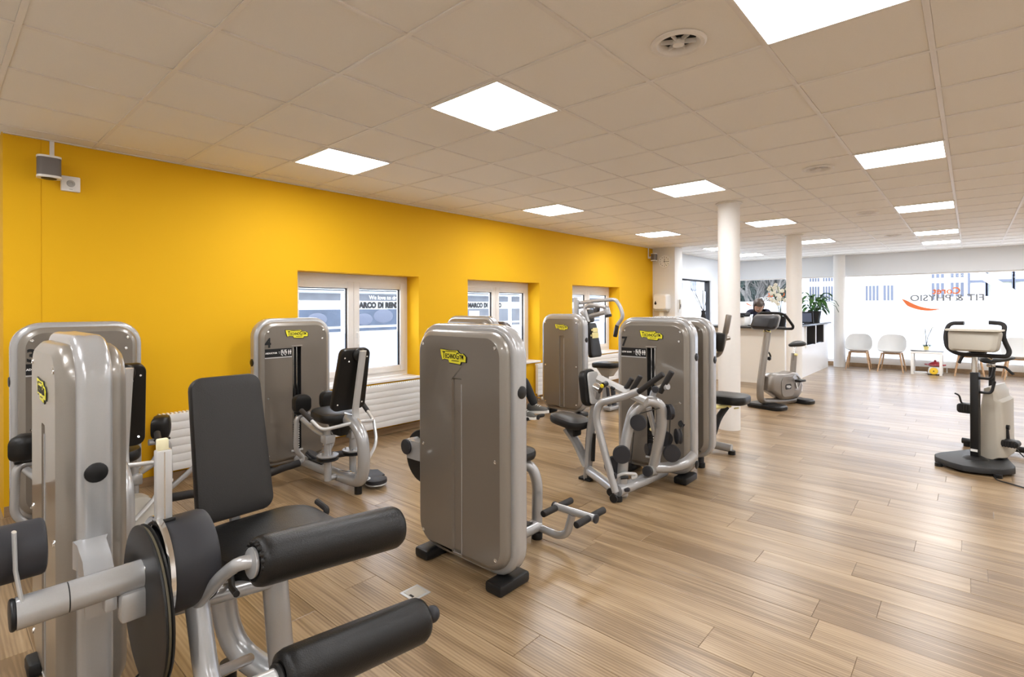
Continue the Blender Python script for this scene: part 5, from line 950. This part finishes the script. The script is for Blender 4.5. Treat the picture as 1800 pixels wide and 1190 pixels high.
# ------------------------------------------------------------------ people
def skin_body(name, joints, edges, m, parent, label=None, sub=2):
    off = _ORG[parent.name]; me = bpy.data.meshes.new(name); ks = list(joints); ix = {k: i for i, k in enumerate(ks)}
    me.from_pydata([tuple(Vector(joints[k][0])-off) for k in ks], [(ix[a], ix[b]) for a, b in edges], [])
    o = bpy.data.objects.new(name, me); C.objects.link(o); o.parent = parent
    me.materials.append(m); sk = o.modifiers.new('skin', 'SKIN'); sk.use_smooth_shade = True
    if not me.skin_vertices: 
        bpy.context.view_layer.objects.active = o; me.attributes.new('x', 'FLOAT', 'POINT')
    for k, v in zip(ks, me.skin_vertices[0].data):
        r = joints[k][1]; v.radius = r if isinstance(r, tuple) else (r, r); v.use_root = (k == ks[0])
    sb = o.modifiers.new('sub', 'SUBSURF'); sb.levels = sb.render_levels = sub
    _ORG[o.name] = off
    if label: o['label'] = label
    return o
def head(par, c, face, upv, hair_m, s=.115, long_=False):
    """head with face, ears and hair; face = looking direction, upv = crown direction"""
    c = Vector(c); F = Vector(face).normalized(); U = Vector(upv); U = (U-F*U.dot(F)).normalized(); S = U.cross(F); R = Matrix((S, F, U)).transposed()
    m = MB(); n = 20
    rings = []
    for z, rx, ry, cy in ((-1.18, .22, .25, .30), (-1.12, .42, .42, .24), (-.95, .60, .62, .10), (-.6, .70, .82, .02), (-.2, .75, .92, -.02), (.2, .78, .98, -.05), (.55, .74, .95, -.08), (.82, .58, .74, -.08), (.98, .32, .42, -.08), (1.03, .08, .1, -.08)):
        rings.append([c+R@(Vector((rx*math.cos(a), ry*math.sin(a)+cy, z))*s) for a in (2*PI*i/n for i in range(n))])
    h = part('head', m.loft(rings), M_SKIN, par, ang=80)
    part('nose', MB().loft([[c+R@(Vector((x*w_, y, z))*s) for x, y in ((-.11, .84), (0, .84+d), (.11, .84))] for z, w_, d in ((.05, .5, .06), (-.25, .9, .20), (-.38, 1.2, .26), (-.44, 1, .1))]), M_SKIN, h, ang=80)
    part('mouth', MB().ball(c+R@(Vector((0, .82, -.68))*s), s*.2, 10, 6, (1, .25, .28), R=R), mat('lips', (.45, .16, .14), .5), h)
    for q in (-1, 1):
        e = part('eye', MB().ball(c+R@(Vector((.30*q, .82, 0))*s), s*.12, 10, 8, (1, .6, .6), R=R), M_WPL, h); part('ear', MB().ball(c+R@(Vector((.80*q, -.02, -.15))*s), s*.22, 8, 6, (.35, .7, 1.2), R=R), M_SKIN, h)
    hm = MB(); hr = []
    for z, k, fy in ((-.75 if not long_ else -1.25, .95, -.55 if not long_ else .2), (-.4, .98 if not long_ else 1.12, -.5 if not long_ else .2), (0, 1.05 if not long_ else 1.16, -.35 if not long_ else .2), (.35, 1.10 if not long_ else 1.18, .1 if not long_ else .35), (.7, 1.03, .6), (.98, .72, .8), (1.14, .1, .2)):
        q = []
        for i in range(n):
            a = 2*PI*i/n; x = .80*k*math.cos(a); y = 1.02*k*math.sin(a)-.06
            y = min(y, fy+ (.0 if z < .5 else .35)); q.append(c+R@(Vector((x*1.02, y, z))*s))
        hr.append(q)
    part('hair', hm.loft(hr), hair_m, h, ang=80); return h
def hand(par, wrist, d, nrm, m=M_SKIN, curl=.6, side=1):
    d = Vector(d).normalized(); N = Vector(nrm); N = (N-d*N.dot(d)).normalized(); S = d.cross(N)*side; w = Vector(wrist); J = {'w': (w, .026), 'p': (w+d*.045, (.036, .018))}; E_ = [('w', 'p')]
    for k, (o_, L) in enumerate(((-.030, .062), (-.010, .074), (.011, .070), (.030, .055))):
        b = w+d*.085+S*o_; a1 = (d*math.cos(curl*.5)-N*math.sin(curl*.5)); a2 = (d*math.cos(curl*1.3)-N*math.sin(curl*1.3))
        J[f'a{k}'] = (b, .0105); J[f'b{k}'] = (b+a1*L*.55, .009); J[f'c{k}'] = (b+a1*L*.55+a2*L*.5, .0075); E_ += [('p', f'a{k}'), (f'a{k}', f'b{k}'), (f'b{k}', f'c{k}')]
    tb_ = w+d*.03-S*.034; J['t0'] = (tb_, .011); J['t1'] = (tb_+d*.03-S*.022, .010); J['t2'] = (tb_+d*.055-S*.024-N*.01, .008); E_ += [('w', 't0'), ('t0', 't1'), ('t1', 't2')]
    return skin_body('hand', J, E_, m, par, sub=1)

# person training on the half hidden machine: only the crossed lower legs and shoes show
t = thing('person', 'seated person in black trousers, dark sneakers on the foot rest, otherwise hidden', 'person', (4.36, 4.15, 0))
V = Vector; hx, hy = 4.34, 4.16
J = {'pel': (V((hx, hy, .645)), (.145, .11)), 'sp': (V((hx, hy-.0, .80)), (.13, .10)), 'ch': (V((hx-.01, hy-.06, .97)), (.15, .105)), 'nk': (V((hx-.02, hy-.11, 1.07)), .055), 'nk2': (V((hx-.02, hy-.14, 1.10)), .05)}
E_ = [('pel', 'sp'), ('sp', 'ch'), ('ch', 'nk'), ('nk', 'nk2')]
KN = {1: (V((4.44, 3.86, .66)), V((4.455, 3.79, .325)), V((4.47, 3.77, .28))), -1: (V((4.60, 3.90, .64)), V((4.57, 3.70, .36)), V((4.58, 3.66, .315)))}
for q in (1, -1):
    k, a, f = KN[q]; J.update({f'h{q}': (V((hx+(-.02 if q > 0 else .13), hy-.06, .635)), .088), f'k{q}': (k, .066), f'c{q}': (k.lerp(a, .3), .060), f'a{q}': (a, .046)}); E_ += [('pel', f'h{q}'), (f'h{q}', f'k{q}'), (f'k{q}', f'c{q}'), (f'c{q}', f'a{q}')]
    J.update({f's{q}': (V((hx-.17*q, hy-.07, 1.0)), .062), f'e{q}': (V((hx-.02-.16*q, hy-.10, .79)), .045), f'w{q}': (V((hx-.05-.05*q, hy-.25, .72)), .032)}); E_ += [('ch', f's{q}'), (f's{q}', f'e{q}'), (f'e{q}', f'w{q}')]
skin_body('clothed_body', J, E_, M_JEAN, t)
head(t, (hx-.02, hy-.19, 1.20), (0, -1, -.25), (0, -.25, 1), M_HAIR, .105)
for q in (1, -1): hand(t, V((hx-.05-.05*q, hy-.255, .715)), (0, -1, -.3), (0, 0, 1), side=q)
M_SHOE = mat('grey_mesh_shoe', (.10, .095, .085), .8, bump=.5, bscale=150); M_SOLE = mat('white_sole', (.82, .80, .76), .5)
for q, dz in ((1, 0), (-1, .0)):
    a = KN[q][1]; toe = V((.06, -1, -.05 if q > 0 else .12)).normalized(); sd = V((1, .06, 0)); upn = sd.cross(toe)*-1; upn = upn if upn.z > 0 else -upn; st = a+V((0, .03, -.055))
    def sh_(x, w_, h, z0): return [st+toe*x+sd*math.cos(b)*w_+upn*(z0+max(0, math.sin(b))*h) for b in (2*PI*i/14 for i in range(14))]
    s_ = part('shoe', MB().loft([sh_(x, w_, h, 0) for x, w_, h in ((-.075, .022, .05), (-.06, .036, .085), (-.01, .040, .095), (.05, .043, .075), (.12, .046, .05), (.17, .042, .04), (.20, .02, .02))]), M_SHOE, t, 'dark grey sneaker with white sole', ang=70)
    part('sole', MB().loft([[st+toe*x+sd*y+upn*z for x, y in ((-.08, -.02), (-.08, .02), (-.04, .041), (.05, .045), (.12, .049), (.18, .04), (.21, .012), (.21, -.012), (.18, -.04), (.12, -.049), (.05, -.045), (-.04, -.041))] for z in (-.024, .004)]), M_SOLE, s_)
    lc = MB()
    for i in range(4): lc.tube([st+toe*(.03+.025*i)-sd*.022+upn*(.078-.010*i), st+toe*(.035+.025*i)+upn*(.086-.010*i), st+toe*(.03+.025*i)+sd*.022+upn*(.078-.010*i)], .003, 5)
    part('laces', lc, M_SOLE, s_)

# receptionist bending over the counter
t = thing('person', 'brown haired person in a navy top bent over papers behind the counter', 'person', (11.62, 3.32, 0))
px0, py0 = 11.66, 3.36
J = {'pel': (V((px0+.10, py0, .93)), (.155, .11)), 'sp': (V((px0+.06, py0, 1.12)), (.13, .10)), 'ch': (V((px0-.03, py0-.02, 1.31)), (.155, .105)), 'nk': (V((px0-.10, py0-.04, 1.44)), .058), 'nk2': (V((px0-.13, py0-.05, 1.47)), .05)}
E_ = [('pel', 'sp'), ('sp', 'ch'), ('ch', 'nk'), ('nk', 'nk2')]
for q in (1, -1):
    J.update({f'h{q}': (V((px0+.10, py0+.09*q, .86)), .09), f'k{q}': (V((px0+.08, py0+.11*q, .48)), .062), f'a{q}': (V((px0+.12, py0+.12*q, .10)), .045), f'f{q}': (V((px0-.04, py0+.13*q, .045)), .04),
      f's{q}': (V((px0-.06, py0+.18*q-.02, 1.385)), .066), f'e{q}': (V((px0-.18, py0+.25*q-.02, 1.20)), .048), f'w{q}': (V((px0-.40, py0+.14*q-.04, 1.155)), .033)})
    E_ += [('pel', f'h{q}'), (f'h{q}', f'k{q}'), (f'k{q}', f'a{q}'), (f'a{q}', f'f{q}'), ('ch', f's{q}'), (f's{q}', f'e{q}'), (f'e{q}', f'w{q}')]
skin_body('clothed_body', J, E_, M_NAVY, t)
for q in (1, -1):
    hand(t, V((px0-.41, py0+.135*q-.04, 1.153)), (-1, -.1*q, -.05), (0, 0, 1), curl=.4, side=-q); part('sleeve_stripe', MB().tube([V((px0-.05, py0+.235*q-.02, 1.41)), V((px0-.20, py0+.30*q-.02, 1.20))], .010, 6), M_WPL, t)
head(t, (px0-.20, py0-.06, 1.50), (-1, -.7, -1.3), (-1.1, -.5, .9), M_HAIR, .118, True)
